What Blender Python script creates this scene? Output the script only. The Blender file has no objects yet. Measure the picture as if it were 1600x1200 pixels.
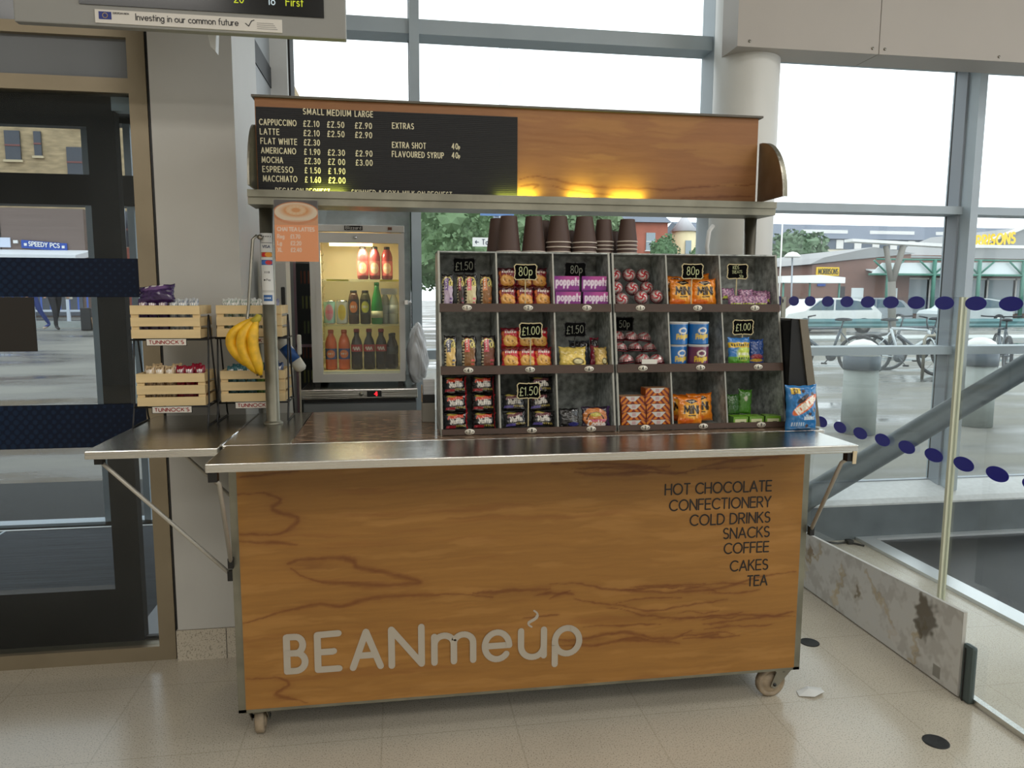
import bpy, bmesh, math, random
import numpy as np
from mathutils import Vector, Matrix
random.seed(7); rng = np.random.default_rng(7)
SC = bpy.context.scene
COL = SC.collection
PI = math.pi

def lin(c):
    out = []
    for x in c[:3]:
        x = x / 255.0
        out.append(x / 12.92 if x <= 0.04045 else ((x + 0.055) / 1.055) ** 2.4)
    return tuple(out)

# ------------------------------------------------------------------ camera, sky, lamps, exposure
cam = bpy.data.objects.new('camera', bpy.data.cameras.new('camera'))
COL.objects.link(cam)
PITCH, ROLL, YAW = 0.1188, 0.0035, 0.1527
_r = Vector((math.cos(YAW), -math.sin(YAW), 0)); _f = Vector((math.sin(YAW), math.cos(YAW), 0)); _z = Vector((0, 0, 1))
_fw = _f * math.cos(PITCH) - _z * math.sin(PITCH); _u = _f * math.sin(PITCH) + _z * math.cos(PITCH)
_r2 = _r * math.cos(ROLL) + _u * math.sin(ROLL); _u2 = -_r * math.sin(ROLL) + _u * math.cos(ROLL)
cam.matrix_world = Matrix(((_r2.x, _u2.x, -_fw.x, 0.5243), (_r2.y, _u2.y, -_fw.y, -2.3158), (_r2.z, _u2.z, -_fw.z, 1.45), (0, 0, 0, 1)))
cam.data.sensor_width = 36.0; cam.data.lens = 36.0 * 1150 / 1600
cam.data.clip_start = 0.05; cam.data.clip_end = 400
SC.camera = cam

world = bpy.data.worlds.new('overcast_sky'); SC.world = world; world.use_nodes = True
bg = world.node_tree.nodes['Background']
bg.inputs['Color'].default_value = (0.93, 0.97, 1.0, 1); bg.inputs['Strength'].default_value = 2.2

def area(name, loc, size, power, color=(1, 1, 1), rot=(0, 0, 0)):
    l = bpy.data.lights.new(name, 'AREA'); l.shape = 'RECTANGLE'; l.size, l.size_y = size
    l.energy = power; l.color = color
    o = bpy.data.objects.new(name, l); COL.objects.link(o); o.location = loc; o.rotation_euler = rot
    return o
# the hall's ceiling lamps, above and behind the camera
for i, (lx, ly) in enumerate([(-2.2, -4.2), (1.4, -4.2), (-2.2, -6.8), (1.4, -6.8), (4.8, -5.4)]):
    area('overhead_area_light', (lx, ly, 4.12), (2.4, 1.0), 58, (1.0, 0.96, 0.90))
area('overhead_area_light', (3.9, -1.3, 4.12), (2.0, .8), 46, (1.0, 0.98, 0.95))  # added fill light, unseen, brightens the floor towards the glass screen
area('lobby_lamp', (-1.2, 1.6, 2.42), (0.5, 0.3), 3.0, (1.0, 0.95, 0.88))

SC.view_settings.view_transform = 'Standard'; SC.view_settings.look = 'None'
SC.view_settings.gamma = 1.0; SC.view_settings.use_curve_mapping = False
SC.view_settings.exposure = 0.0
try:
    SC.cycles.use_denoising = True
    SC.cycles.max_bounces = 10; SC.cycles.transparent_max_bounces = 24
    SC.cycles.sample_clamp_indirect = 6.0
    SC.cycles.caustics_reflective = False; SC.cycles.caustics_refractive = False
except Exception:
    pass

# ------------------------------------------------------------------ materials
MATS = {}
def mat(key, rgb=(200, 200, 200), rough=0.5, metal=0.0, noise=None, spec=0.5, emit=None, attr=False, bump=None, coat=0.0, bdist=.01):
    if key in MATS: return MATS[key]
    m = bpy.data.materials.new(key); m.use_nodes = True
    nt = m.node_tree; b = nt.nodes['Principled BSDF']
    c = lin(rgb)
    b.inputs['Base Color'].default_value = (*c, 1)
    b.inputs['Roughness'].default_value = rough; b.inputs['Metallic'].default_value = metal
    b.inputs['Specular IOR Level'].default_value = spec
    if coat: b.inputs['Coat Weight'].default_value = coat
    if attr:
        a = nt.nodes.new('ShaderNodeAttribute'); a.attribute_name = 'col'
        nt.links.new(a.outputs['Color'], b.inputs['Base Color'])
    if noise:
        sc, amt = noise[0], noise[1]
        tc = nt.nodes.new('ShaderNodeTexCoord'); mp = nt.nodes.new('ShaderNodeMapping')
        if len(noise) > 2: mp.inputs['Scale'].default_value = noise[2]
        nz = nt.nodes.new('ShaderNodeTexNoise'); nz.inputs['Scale'].default_value = sc; nz.inputs['Detail'].default_value = 5
        rp = nt.nodes.new('ShaderNodeValToRGB')
        rp.color_ramp.elements[0].position = 0.3; rp.color_ramp.elements[1].position = 0.7
        rp.color_ramp.elements[0].color = (*[x * (1 - amt) for x in c], 1); rp.color_ramp.elements[1].color = (*[min(1, x * (1 + amt)) for x in c], 1)
        nt.links.new(tc.outputs['Object'], mp.inputs['Vector']); nt.links.new(mp.outputs['Vector'], nz.inputs['Vector'])
        nt.links.new(nz.outputs['Fac'], rp.inputs['Fac'])
        if attr:
            mx = nt.nodes.new('ShaderNodeMix'); mx.data_type = 'RGBA'; mx.blend_type = 'MULTIPLY'; mx.inputs[0].default_value = 1
            rp.color_ramp.elements[0].color = (1 - amt,) * 3 + (1,); rp.color_ramp.elements[1].color = (1 + amt,) * 3 + (1,)
            nt.links.new(a.outputs['Color'], mx.inputs[6]); nt.links.new(rp.outputs['Color'], mx.inputs[7])
            nt.links.new(mx.outputs[2], b.inputs['Base Color'])
        else:
            nt.links.new(rp.outputs['Color'], b.inputs['Base Color'])
        if bump:
            bp = nt.nodes.new('ShaderNodeBump'); bp.inputs['Strength'].default_value = bump; bp.inputs['Distance'].default_value = bdist
            nt.links.new(nz.outputs['Fac'], bp.inputs['Height']); nt.links.new(bp.outputs['Normal'], b.inputs['Normal'])
    if emit:
        b.inputs['Emission Color'].default_value = (*lin(emit[0]), 1); b.inputs['Emission Strength'].default_value = emit[1]
    MATS[key] = m
    return m

def glass_mat(key, tint=(0.95, 0.97, 0.97), dirt=0.04, gloss=0.06, fres=.28, dirt_rgb=(225, 232, 235)):
    if key in MATS: return MATS[key]
    m = bpy.data.materials.new(key); m.use_nodes = True; nt = m.node_tree; nt.nodes.clear()
    out = nt.nodes.new('ShaderNodeOutputMaterial')
    tr = nt.nodes.new('ShaderNodeBsdfTransparent'); tr.inputs['Color'].default_value = (*tint, 1)
    gl = nt.nodes.new('ShaderNodeBsdfGlossy'); gl.inputs['Roughness'].default_value = 0.02
    lw = nt.nodes.new('ShaderNodeLayerWeight'); lw.inputs['Blend'].default_value = 0.25
    mul = nt.nodes.new('ShaderNodeMath'); mul.operation = 'MULTIPLY_ADD'; mul.inputs[1].default_value = fres; mul.inputs[2].default_value = gloss
    nt.links.new(lw.outputs['Fresnel'], mul.inputs[0])
    mx = nt.nodes.new('ShaderNodeMixShader'); nt.links.new(mul.outputs[0], mx.inputs[0])
    nt.links.new(tr.outputs[0], mx.inputs[1]); nt.links.new(gl.outputs[0], mx.inputs[2])
    df = nt.nodes.new('ShaderNodeBsdfDiffuse'); df.inputs['Color'].default_value = (*lin(dirt_rgb), 1)
    tl = nt.nodes.new('ShaderNodeBsdfTranslucent'); tl.inputs['Color'].default_value = (*lin(dirt_rgb), 1)
    ad = nt.nodes.new('ShaderNodeMixShader'); ad.inputs[0].default_value = 0.5
    nt.links.new(df.outputs[0], ad.inputs[1]); nt.links.new(tl.outputs[0], ad.inputs[2])
    nz = nt.nodes.new('ShaderNodeTexNoise'); nz.inputs['Scale'].default_value = 6; nz.inputs['Detail'].default_value = 6
    mr = nt.nodes.new('ShaderNodeMath'); mr.operation = 'MULTIPLY'; mr.inputs[1].default_value = dirt * 2
    tc = nt.nodes.new('ShaderNodeTexCoord'); nt.links.new(tc.outputs['Object'], nz.inputs['Vector'])
    nt.links.new(nz.outputs['Fac'], mr.inputs[0])
    m2 = nt.nodes.new('ShaderNodeMixShader'); nt.links.new(mr.outputs[0], m2.inputs[0])
    nt.links.new(mx.outputs[0], m2.inputs[1]); nt.links.new(ad.outputs[0], m2.inputs[2])
    nt.links.new(m2.outputs[0], out.inputs['Surface'])
    MATS[key] = m
    return m

STEEL = mat('brushed_steel', (206, 205, 200), 0.2, 1.0, noise=(260, 0.05, (0.012, 1, 1)), bump=.4, bdist=.0024)
STEEL_D = mat('dull_steel', (150, 146, 134), 0.38, 1.0, noise=(14, 0.12))
STEEL_F = mat('worn_steel_frame', (140, 138, 124), 0.45, 0.85, noise=(9, 0.2))
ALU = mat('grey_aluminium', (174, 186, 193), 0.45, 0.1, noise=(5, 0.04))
ALU_D = mat('mid_grey_paint', (150, 158, 166), 0.45, 0.1)  # even mid-grey paint, a tone darker than the aluminium
BLACK = mat('black_paint', (14, 14, 15), 0.4)
RUBBER = mat('dark_rubber', (30, 29, 28), 0.7)
WHITE = mat('white_paint', (226, 226, 222), 0.5, noise=(6, 0.03))
PAINT = mat('vertex_paint', attr=True, rough=0.5)
FOIL = mat('wrapper_film', attr=True, rough=0.24, spec=0.6, coat=0.3)
CHROME = mat('chrome', (215, 215, 215), 0.12, 1.0)

# ------------------------------------------------------------------ mesh building
class MB:
    def __init__(s): s.v = []; s.f = []; s.m = []; s.sm = []; s.mats = []; s.col = {}
    def mi(s, m):
        if m not in s.mats: s.mats.append(m)
        return s.mats.index(m)
    def add(s, vs, fs, m, smooth=False, M=None):
        b = len(s.v); k = s.mi(m)
        if M is not None: vs = [M @ Vector(v) for v in vs]
        s.v.extend([tuple(v) for v in vs])
        for f in fs: s.f.append(tuple(b + i for i in f)); s.m.append(k); s.sm.append(smooth)
        return s
    def box(s, lo, hi, m, M=None, bev=0.0):
        x0, y0, z0 = lo; x1, y1, z1 = hi
        if bev > 0:
            bm = bmesh.new(); bmesh.ops.create_cube(bm, size=1)
            for v in bm.verts: v.co = Vector(((x0 + x1) / 2 + v.co.x * (x1 - x0), (y0 + y1) / 2 + v.co.y * (y1 - y0), (z0 + z1) / 2 + v.co.z * (z1 - z0)))
            bmesh.ops.bevel(bm, geom=bm.edges[:], offset=bev, segments=2, affect='EDGES', profile=0.6)
            s.add([v.co.copy() for v in bm.verts], [[v.index for v in f.verts] for f in bm.faces], m, False, M); bm.free(); return s
        vs = [(x0, y0, z0), (x1, y0, z0), (x1, y1, z0), (x0, y1, z0), (x0, y0, z1), (x1, y0, z1), (x1, y1, z1), (x0, y1, z1)]
        return s.add(vs, [(0, 3, 2, 1), (4, 5, 6, 7), (0, 1, 5, 4), (1, 2, 6, 5), (2, 3, 7, 6), (3, 0, 4, 7)], m, False, M)
    def tube(s, pts, r, m, n=8, cap=True, r2=None):
        pts = [Vector(p) for p in pts]; N = len(pts); vs = []; fs = []
        t0 = (pts[1] - pts[0]).normalized()
        a = Vector((0, 0, 1)) if abs(t0.z) < 0.9 else Vector((1, 0, 0))
        nx = t0.cross(a).normalized()
        for i, p in enumerate(pts):
            t = ((pts[min(i + 1, N - 1)] - pts[max(i - 1, 0)])).normalized()
            nx = (nx - t * nx.dot(t)).normalized(); ny = t.cross(nx)
            rr = r if r2 is None else r + (r2 - r) * i / (N - 1)
            if isinstance(r, (list, tuple)): rr = r[i]
            for k in range(n):
                an = 2 * PI * k / n; vs.append(p + nx * math.cos(an) * rr + ny * math.sin(an) * rr)
        for i in range(N - 1):
            for k in range(n):
                k2 = (k + 1) % n; fs.append((i * n + k, i * n + k2, (i + 1) * n + k2, (i + 1) * n + k))
        s.add(vs, fs, m, True)
        if cap:
            b = len(s.v) - len(vs); k = s.mi(m)
            s.f.append(tuple(b + i for i in range(n))[::-1]); s.m.append(k); s.sm.append(False)
            s.f.append(tuple(b + (N - 1) * n + i for i in range(n))); s.m.append(k); s.sm.append(False)
        return s
    def lathe(s, prof, o, m, n=20, axis='z', smooth=True, M=None, cap=True):
        vs = []; fs = []
        for r, h in prof:
            for k in range(n):
                a = 2 * PI * k / n; c, d = r * math.cos(a), r * math.sin(a)
                p = (c, d, h) if axis == 'z' else ((h, c, d) if axis == 'x' else (d, h, c))
                vs.append((p[0] + o[0], p[1] + o[1], p[2] + o[2]))
        for i in range(len(prof) - 1):
            for k in range(n):
                k2 = (k + 1) % n; fs.append((i * n + k, i * n + k2, (i + 1) * n + k2, (i + 1) * n + k))
        L = (len(prof) - 1) * n
        if cap and prof[0][0] > 1e-6: fs.append(tuple(range(n))[::-1])
        if cap and prof[-1][0] > 1e-6: fs.append(tuple(L + k for k in range(n)))
        return s.add(vs, fs, m, smooth, M)
    def prism(s, poly, a0, a1, m, plane='xz', M=None, smooth=False):
        n = len(poly)
        def P(u, v, w): return (u, w, v) if plane == 'xz' else ((w, u, v) if plane == 'yz' else (u, v, w))
        vs = [P(u, v, a0) for u, v in poly] + [P(u, v, a1) for u, v in poly]
        fs = [tuple(range(n)), tuple(range(2 * n - 1, n - 1, -1))] + [(i, i + n, (i + 1) % n + n, (i + 1) % n) for i in range(n)]
        return s.add(vs, fs, m, smooth, M)
    def poly(s, vs, m): return s.add(vs, [tuple(range(len(vs)))], m)
    def build(s, name, parent=None, loc=None, local=False, label=None, cat=None, group=None, kind=None, fix=True):
        off = Vector((0, 0, 0))
        if not local:
            r = parent
            if r is not None:
                off = r.matrix_world.translation.copy() if False else Vector(r.get('_o', (0, 0, 0)))
            elif loc is not None: off = Vector(loc)
        me = bpy.data.meshes.new(name)
        vv = [(v[0] - off.x, v[1] - off.y, v[2] - off.z) for v in s.v]
        me.from_pydata(vv, [], s.f)
        for m in s.mats: me.materials.append(m)
        me.polygons.foreach_set('material_index', s.m); me.polygons.foreach_set('use_smooth', s.sm)
        if s.col:
            ca = me.color_attributes.new('col', 'FLOAT_COLOR', 'POINT')
            arr = np.ones((len(vv), 4), dtype=np.float32); arr[:, :3] = 0.5
            for st, c in s.col.items(): arr[st:st + len(c), :3] = c
            ca.data.foreach_set('color', arr.ravel())
        if fix:
            bm = bmesh.new(); bm.from_mesh(me); bmesh.ops.recalc_face_normals(bm, faces=bm.faces[:]); bm.to_mesh(me); bm.free()
        me.update()
        o = bpy.data.objects.new(name, me); COL.objects.link(o)
        if parent is not None: o.parent = parent; o['_o'] = parent.get('_o', (0, 0, 0))
        elif loc is not None: o.location = loc; o['_o'] = tuple(loc)
        if label: o['label'] = label
        if cat: o['category'] = cat
        if group: o['group'] = group
        if kind: o['kind'] = kind
        return o
    # painted grid: maps u,v in 0..1 to 3-D through fn (vectorised), colours through design(U, V) -> (..., 3) linear
    def painted(s, fn, design, nu, nv, m=None, smooth=True):
        m = m or PAINT
        U, V = np.meshgrid(np.linspace(0, 1, nu + 1), np.linspace(0, 1, nv + 1))
        X, Y, Z = fn(U, V)
        C = design(U, V).reshape(-1, 3)
        st = len(s.v); k = s.mi(m)
        s.v.extend(map(tuple, np.stack([X.ravel(), Y.ravel(), Z.ravel()], 1).tolist()))
        w = nu + 1
        for j in range(nv):
            for i in range(nu):
                a = st + j * w + i; s.f.append((a, a + 1, a + 1 + w, a + w)); s.m.append(k); s.sm.append(smooth)
        s.col[st] = C
        return s

def thing(name, label, cat, loc=(0, 0, 0), group=None, rot=0, kind=None):
    o = bpy.data.objects.new(name, None); COL.objects.link(o); o.location = loc; o.empty_display_size = 0.05
    if rot: o.rotation_euler = (0, 0, rot) if not isinstance(rot, tuple) else rot
    o['label'] = label; o['category'] = cat; o['_o'] = tuple(loc)
    if group: o['group'] = group
    if kind: o['kind'] = kind
    return o
def struct(mb, name, label=None):
    return mb.build(name, kind='structure', label=label)
def dup(root, loc, rot=None, label=None, group=None):
    r = root.copy(); COL.objects.link(r); r.location = loc
    if rot is not None: r.rotation_euler = rot
    if label: r['label'] = label
    if group: r['group'] = group
    for ch in list(root.children):
        c = ch.copy(); COL.objects.link(c); c.parent = r
        for g in list(ch.children):
            d = g.copy(); COL.objects.link(d); d.parent = c
    return r

# ------------------------------------------------------------------ stroke lettering
def A(cx, cy, rx, ry, a0, a1, n=9):
    return [(cx + rx * math.cos(math.radians(a0 + (a1 - a0) * i / n)), cy + ry * math.sin(math.radians(a0 + (a1 - a0) * i / n))) for i in range(n + 1)]
G = {
 'A': (.72, [[(0, 0), (.36, 1), (.72, 0)], [(.12, .33), (.6, .33)]]),
 'B': (.56, [[(0, 0), (0, 1), (.3, 1)] + A(.3, .76, .22, .24, 90, -90) + [(0, .52)], [(.3, .52)] + A(.3, .26, .26, .26, 90, -90) + [(0, 0)]]),
 'C': (.74, [A(.44, .5, .44, .5, 48, 312, 14)]),
 'D': (.66, [[(0, 0), (0, 1), (.2, 1)] + A(.2, .5, .46, .5, 90, -90, 12) + [(0, 0)]]),
 'E': (.5, [[(.5, 1), (0, 1), (0, 0), (.5, 0)], [(0, .52), (.46, .52)]]),
 'F': (.48, [[(.48, 1), (0, 1), (0, 0)], [(0, .52), (.44, .52)]]),
 'G': (.84, [A(.44, .5, .44, .5, 48, 350, 14) + [(.86, .46), (.5, .46)]]),
 'H': (.6, [[(0, 0), (0, 1)], [(.6, 0), (.6, 1)], [(0, .52), (.6, .52)]]),
 'I': (.06, [[(.03, 0), (.03, 1)]]),
 'J': (.4, [[(.4, 1), (.4, .2)] + A(.2, .2, .2, .2, 0, -180)]),
 'K': (.56, [[(0, 0), (0, 1)], [(.52, 1), (0, .42)], [(.16, .6), (.56, 0)]]),
 'L': (.46, [[(0, 1), (0, 0), (.46, 0)]]),
 'M': (.8, [[(0, 0), (.06, 1), (.4, .2), (.74, 1), (.8, 0)]]),
 'N': (.64, [[(0, 0), (0, 1), (.64, 0), (.64, 1)]]),
 'O': (.88, [A(.44, .5, .44, .5, 0, 360, 18)]),
 'P': (.54, [[(0, 0), (0, 1), (.28, 1)] + A(.28, .73, .26, .27, 90, -90) + [(0, .46)]]),
 'Q': (.88, [A(.44, .5, .44, .5, 0, 360, 18), [(.56, .26), (.9, -.04)]]),
 'R': (.56, [[(0, 0), (0, 1), (.28, 1)] + A(.28, .74, .26, .26, 90, -90) + [(0, .48)], [(.26, .48), (.56, 0)]]),
 'S': (.5, [A(.25, .75, .23, .25, 40, 270, 9) + A(.25, .25, .25, .25, 90, -140, 9)]),
 'T': (.54, [[(0, 1), (.54, 1)], [(.27, 1), (.27, 0)]]),
 'U': (.58, [[(0, 1), (0, .29)] + A(.29, .29, .29, .29, 180, 360) + [(.58, 1)]]),
 'V': (.68, [[(0, 1), (.34, 0), (.68, 1)]]),
 'W': (.96, [[(0, 1), (.24, 0), (.48, .9), (.72, 0), (.96, 1)]]),
 'X': (.6, [[(0, 0), (.6, 1)], [(0, 1), (.6, 0)]]),
 'Y': (.6, [[(0, 1), (.3, .48), (.6, 1)], [(.3, .48), (.3, 0)]]),
 'Z': (.54, [[(0, 1), (.54, 1), (0, 0), (.54, 0)]]),
 '0': (.54, [A(.27, .5, .27, .5, 0, 360, 16)]),
 '1': (.22, [[(0, .8), (.16, 1), (.16, 0)]]),
 '2': (.5, [A(.25, .74, .25, .26, 170, -30, 8) + [(0, 0), (.5, 0)]]),
 '3': (.5, [A(.24, .76, .22, .24, 150, -90, 8), A(.24, .26, .26, .26, 90, -150, 8)]),
 '4': (.54, [[(.4, 0), (.4, 1), (0, .3), (.54, .3)]]),
 '5': (.5, [[(.45, 1), (.08, 1), (.04, .56)] + A(.23, .32, .26, .32, 110, -140, 9)]),
 '6': (.5, [[(.38, 1), (.06, .45)], A(.25, .28, .25, .28, 0, 360, 12)]),
 '7': (.5, [[(0, 1), (.5, 1), (.16, 0)]]),
 '8': (.5, [A(.25, .76, .2, .24, 0, 360, 12), A(.25, .26, .25, .26, 0, 360, 12)]),
 '9': (.5, [A(.25, .72, .25, .28, 0, 360, 12), [(.48, .62), (.14, 0)]]),
 '£': (.52, [A(.33, .76, .2, .24, 20, 180, 8) + [(.13, .2), (0, 0), (.52, 0)], [(0, .46), (.38, .46)]]),
 '.': (.08, [[(.03, 0), (.05, .02)]]), "'": (.06, [[(.03, 1), (.03, .78)]]), '-': (.3, [[(0, .45), (.3, .45)]]),
 '&': (.66, [[(.66, 0), (.16, .66)] + A(.3, .78, .17, .22, 200, -20, 8) + [(.08, .36)] + A(.26, .22, .24, .22, 150, 300, 8) + [(.62, .42)]]),
 '<': (.7, [[(.26, .75), (0, .45), (.26, .15)], [(0, .45), (.7, .45)]]),
 'a': (.46, [A(.22, .3, .22, .3, 0, 360, 12), [(.44, .6), (.44, 0)]]),
 'b': (.46, [A(.24, .3, .22, .3, 0, 360, 12), [(0.02, 1), (0.02, 0)]]),
 'c': (.42, [A(.26, .3, .24, .3, 50, 310, 9)]), 'd': (.46, [A(.22, .3, .22, .3, 0, 360, 12), [(.44, 1), (.44, 0)]]),
 'e': (.5, [[(.03, .3), (.5, .3)] + A(.26, .3, .25, .3, 0, 320, 11)]),
 'f': (.3, [[(.1, 0), (.1, .8)] + A(.24, .82, .14, .18, 180, 70, 5), [(0, .6), (.28, .6)]]),
 'g': (.46, [A(.22, .3, .22, .3, 0, 360, 12), [(.44, .6), (.44, -.1)] + A(.22, -.1, .22, .2, 0, -150, 6)]),
 'i': (.06, [[(.03, 0), (.03, .6)], [(.03, .84), (.03, .88)]]), 'k': (.42, [[(0, 0), (0, 1)], [(.38, .6), (0, .24)], [(.14, .36), (.42, 0)]]),
 'l': (.06, [[(.03, 0), (.03, 1)]]), 'h': (.4, [[(0, 0), (0, 1)], [(0, .36)] + A(.2, .38, .2, .22, 180, 0, 7) + [(.4, 0)]]),
 'm': (.72, [[(0, 0), (0, .6)], [(0, .38)] + A(.18, .4, .18, .2, 180, 0, 7) + [(.36, 0)], [(.36, .38)] + A(.54, .4, .18, .2, 180, 0, 7) + [(.72, 0)]]),
 'n': (.4, [[(0, 0), (0, .6)], [(0, .36)] + A(.2, .38, .2, .22, 180, 0, 7) + [(.4, 0)]]),
 'o': (.52, [A(.26, .3, .26, .3, 0, 360, 14)]), 'p': (.48, [A(.24, .3, .22, .3, 0, 360, 12), [(.02, .6), (.02, -.35)]]),
 'r': (.28, [[(0, 0), (0, .6)], [(0, .34)] + A(.2, .36, .2, .22, 180, 70, 5)]),
 's': (.36, [A(.18, .45, .16, .15, 40, 270, 7) + A(.18, .15, .18, .15, 90, -140, 7)]),
 't': (.28, [[(.12, .9), (.12, 0)], [(0, .6), (.28, .6)]]), 'u': (.42, [[(0, .6), (0, .2)] + A(.21, .21, .21, .21, 180, 360, 8) + [(.42, .6), (.42, 0)]]),
 'v': (.44, [[(0, .6), (.22, 0), (.44, .6)]]), 'x': (.42, [[(0, 0), (.42, .6)], [(0, .6), (.42, 0)]]), 'y': (.44, [[(0, .6), (.22, 0)], [(.44, .6), (.1, -.3)]]),
 'z': (.4, [[(0, .6), (.4, .6), (0, 0), (.4, 0)]]),
}
def text_strokes(s, h, sx=1.0, gap=0.22, space=0.42):
    """strokes of a line of text starting at x = 0 on its baseline; returns (strokes, width)"""
    x = 0.0; out = []
    for ch in s:
        if ch == ' ': x += space * h * sx; continue
        w, st = G[ch]
        for p in st: out.append([(x + a * h * sx, b * h) for a, b in p])
        x += (w * sx + gap * (0.5 + 0.5 * sx)) * h
    return out, x - gap * h * (0.5 + 0.5 * sx)
def ribbon(mb, strokes, w, m, fn, round_cap=True):
    """flat pen strokes of width w; fn maps (x, z) on the surface to 3-D"""
    f0 = fn; cnt = [0]
    def fn(a, b):
        p = f0(a, b); return (p[0], p[1] - w * .003 * (cnt[0] % 40), p[2])
    for st in strokes:
        P = [Vector(p) for p in st]
        for i in range(len(P) - 1):
            cnt[0] += 1
            d = P[i + 1] - P[i]
            if d.length < 1e-9: continue
            n = Vector((-d.y, d.x)).normalized() * (w / 2)
            mb.add([fn(*(P[i] + n)), fn(*(P[i] - n)), fn(*(P[i + 1] - n)), fn(*(P[i + 1] + n))], [(0, 1, 2, 3)], m)
        idx = range(len(P)) if round_cap else range(1, len(P) - 1)
        for i in idx:
            k = 10 if round_cap else 6; cnt[0] += 1
            mb.add([fn(P[i].x + math.cos(2 * PI * j / k) * w / 2, P[i].y + math.sin(2 * PI * j / k) * w / 2) for j in range(k)], [tuple(range(k))], m)
def stroke_mask(U, V, strokes, w, soft):
    """0..1 coverage of strokes (in the units of U, V)"""
    D = np.full(U.shape, 1e9)
    for st in strokes:
        for (x0, y0), (x1, y1) in zip(st[:-1], st[1:]):
            dx, dy = x1 - x0, y1 - y0; L2 = dx * dx + dy * dy + 1e-12
            t = np.clip(((U - x0) * dx + (V - y0) * dy) / L2, 0, 1)
            D = np.minimum(D, np.hypot(U - x0 - t * dx, V - y0 - t * dy))
    return np.clip((w / 2 - D) / soft + 0.5, 0, 1)
def over(C, mask, rgb): return C * (1 - mask[..., None]) + np.array(lin(rgb)) * mask[..., None]
def full(U, rgb): return np.broadcast_to(np.array(lin(rgb)), U.shape + (3,)).copy()
def rect(U, V, x0, x1, y0, y1): return ((U >= x0) & (U <= x1) & (V >= y0) & (V <= y1)).astype(float)
def ell(U, V, cx, cy, rx, ry, soft=0.15): return np.clip((1 - np.hypot((U - cx) / rx, (V - cy) / ry)) / soft + .5, 0, 1)
def paint_text(C, U, V, s, x, y, h, rgb, aspect, w=None, sx=1.0, rot=0.0, center=False):
    """text on a painted grid; aspect = real width / real height of the face; x, y, h in v units (u scaled by aspect)"""
    st, L = text_strokes(s, h, sx)
    X = U * aspect; x = x * aspect
    if center: x -= L / 2
    c, d = math.cos(rot), math.sin(rot)
    st = [[(x + a * c - b * d, y + a * d + b * c) for a, b in p] for p in st]
    m = stroke_mask(X, V, st, w or h * .2, h * .1)
    return over(C, m, rgb)
def flat_text(mb, s, x, z, h, w, m, y, sx=1.0, align='l', gap=0.22, round_cap=True, flip=False):
    st, L = text_strokes(s, h, sx, gap)
    if align == 'r': x -= L
    if align == 'c': x -= L / 2
    ribbon(mb, [[(x + a, z + b) for a, b in p] for p in st], w, m, (lambda a, b: (2 * x + L - a, y, b)) if flip else (lambda a, b: (a, y, b)), round_cap)

# ------------------------------------------------------------------ the hall
def terrazzo():
    m = bpy.data.materials.new('terrazzo_tiles'); m.use_nodes = True; nt = m.node_tree; b = nt.nodes['Principled BSDF']
    tc = nt.nodes.new('ShaderNodeTexCoord')
    n1 = nt.nodes.new('ShaderNodeTexNoise'); n1.inputs['Scale'].default_value = 210; n1.inputs['Detail'].default_value = 3
    r1 = nt.nodes.new('ShaderNodeValToRGB'); r1.color_ramp.elements[0].position = .30; r1.color_ramp.elements[1].position = .46
    r1.color_ramp.elements[0].color = (*lin((140, 133, 120)), 1); r1.color_ramp.elements[1].color = (*lin((202, 194, 178)), 1)
    n2 = nt.nodes.new('ShaderNodeTexNoise'); n2.inputs['Scale'].default_value = 2.2; n2.inputs['Detail'].default_value = 4
    r2 = nt.nodes.new('ShaderNodeValToRGB'); r2.color_ramp.elements[0].color = (.82, .81, .79, 1); r2.color_ramp.elements[1].color = (1.08, 1.07, 1.05, 1)
    mx = nt.nodes.new('ShaderNodeMix'); mx.data_type = 'RGBA'; mx.blend_type = 'MULTIPLY'; mx.inputs[0].default_value = 1
    br = nt.nodes.new('ShaderNodeTexBrick'); br.offset = 0; br.inputs['Scale'].default_value = 1
    br.inputs['Brick Width'].default_value = .45; br.inputs['Row Height'].default_value = .45; br.inputs['Mortar Size'].default_value = .003
    br.inputs['Color1'].default_value = (1, 1, 1, 1); br.inputs['Color2'].default_value = (.975, .975, .975, 1); br.inputs['Mortar'].default_value = (.87, .86, .84, 1)
    m3 = nt.nodes.new('ShaderNodeMix'); m3.data_type = 'RGBA'; m3.blend_type = 'MULTIPLY'; m3.inputs[0].default_value = 1
    L = nt.links.new
    for n in (n1, n2, br): L(tc.outputs['Object'], n.inputs['Vector'])
    L(n1.outputs['Fac'], r1.inputs['Fac']); L(n2.outputs['Fac'], r2.inputs['Fac'])
    L(r1.outputs['Color'], mx.inputs[6]); L(r2.outputs['Color'], mx.inputs[7])
    L(mx.outputs[2], m3.inputs[6]); L(br.outputs['Color'], m3.inputs[7]); L(m3.outputs[2], b.inputs['Base Color'])
    rr = nt.nodes.new('ShaderNodeMapRange'); rr.inputs[3].default_value = .13; rr.inputs[4].default_value = .26
    L(n2.outputs['Fac'], rr.inputs[0]); L(rr.outputs[0], b.inputs['Roughness'])
    return m
TERR = terrazzo()
WALLP = mat('grey_white_wall_paint', (196, 195, 190), 0.55, noise=(3, 0.04))
CEIL = mat('ceiling_paint', (200, 198, 192), 0.7)
struct(MB().box((-7, -9, -.1), (8, .66, 0), TERR).box((-.36, .66, -.1), (8, 2.0, 0), TERR), 'floor')
struct(MB().box((-7, -9, 4.2), (8, 2.0, 4.3), CEIL), 'ceiling')
struct(MB().box((-7, -9.1, 0), (8, -9, 4.2), WALLP), 'wall_rear')
struct(MB().box((-7.1, -9, 0), (-7, .8, 4.2), WALLP), 'wall_west')
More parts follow.
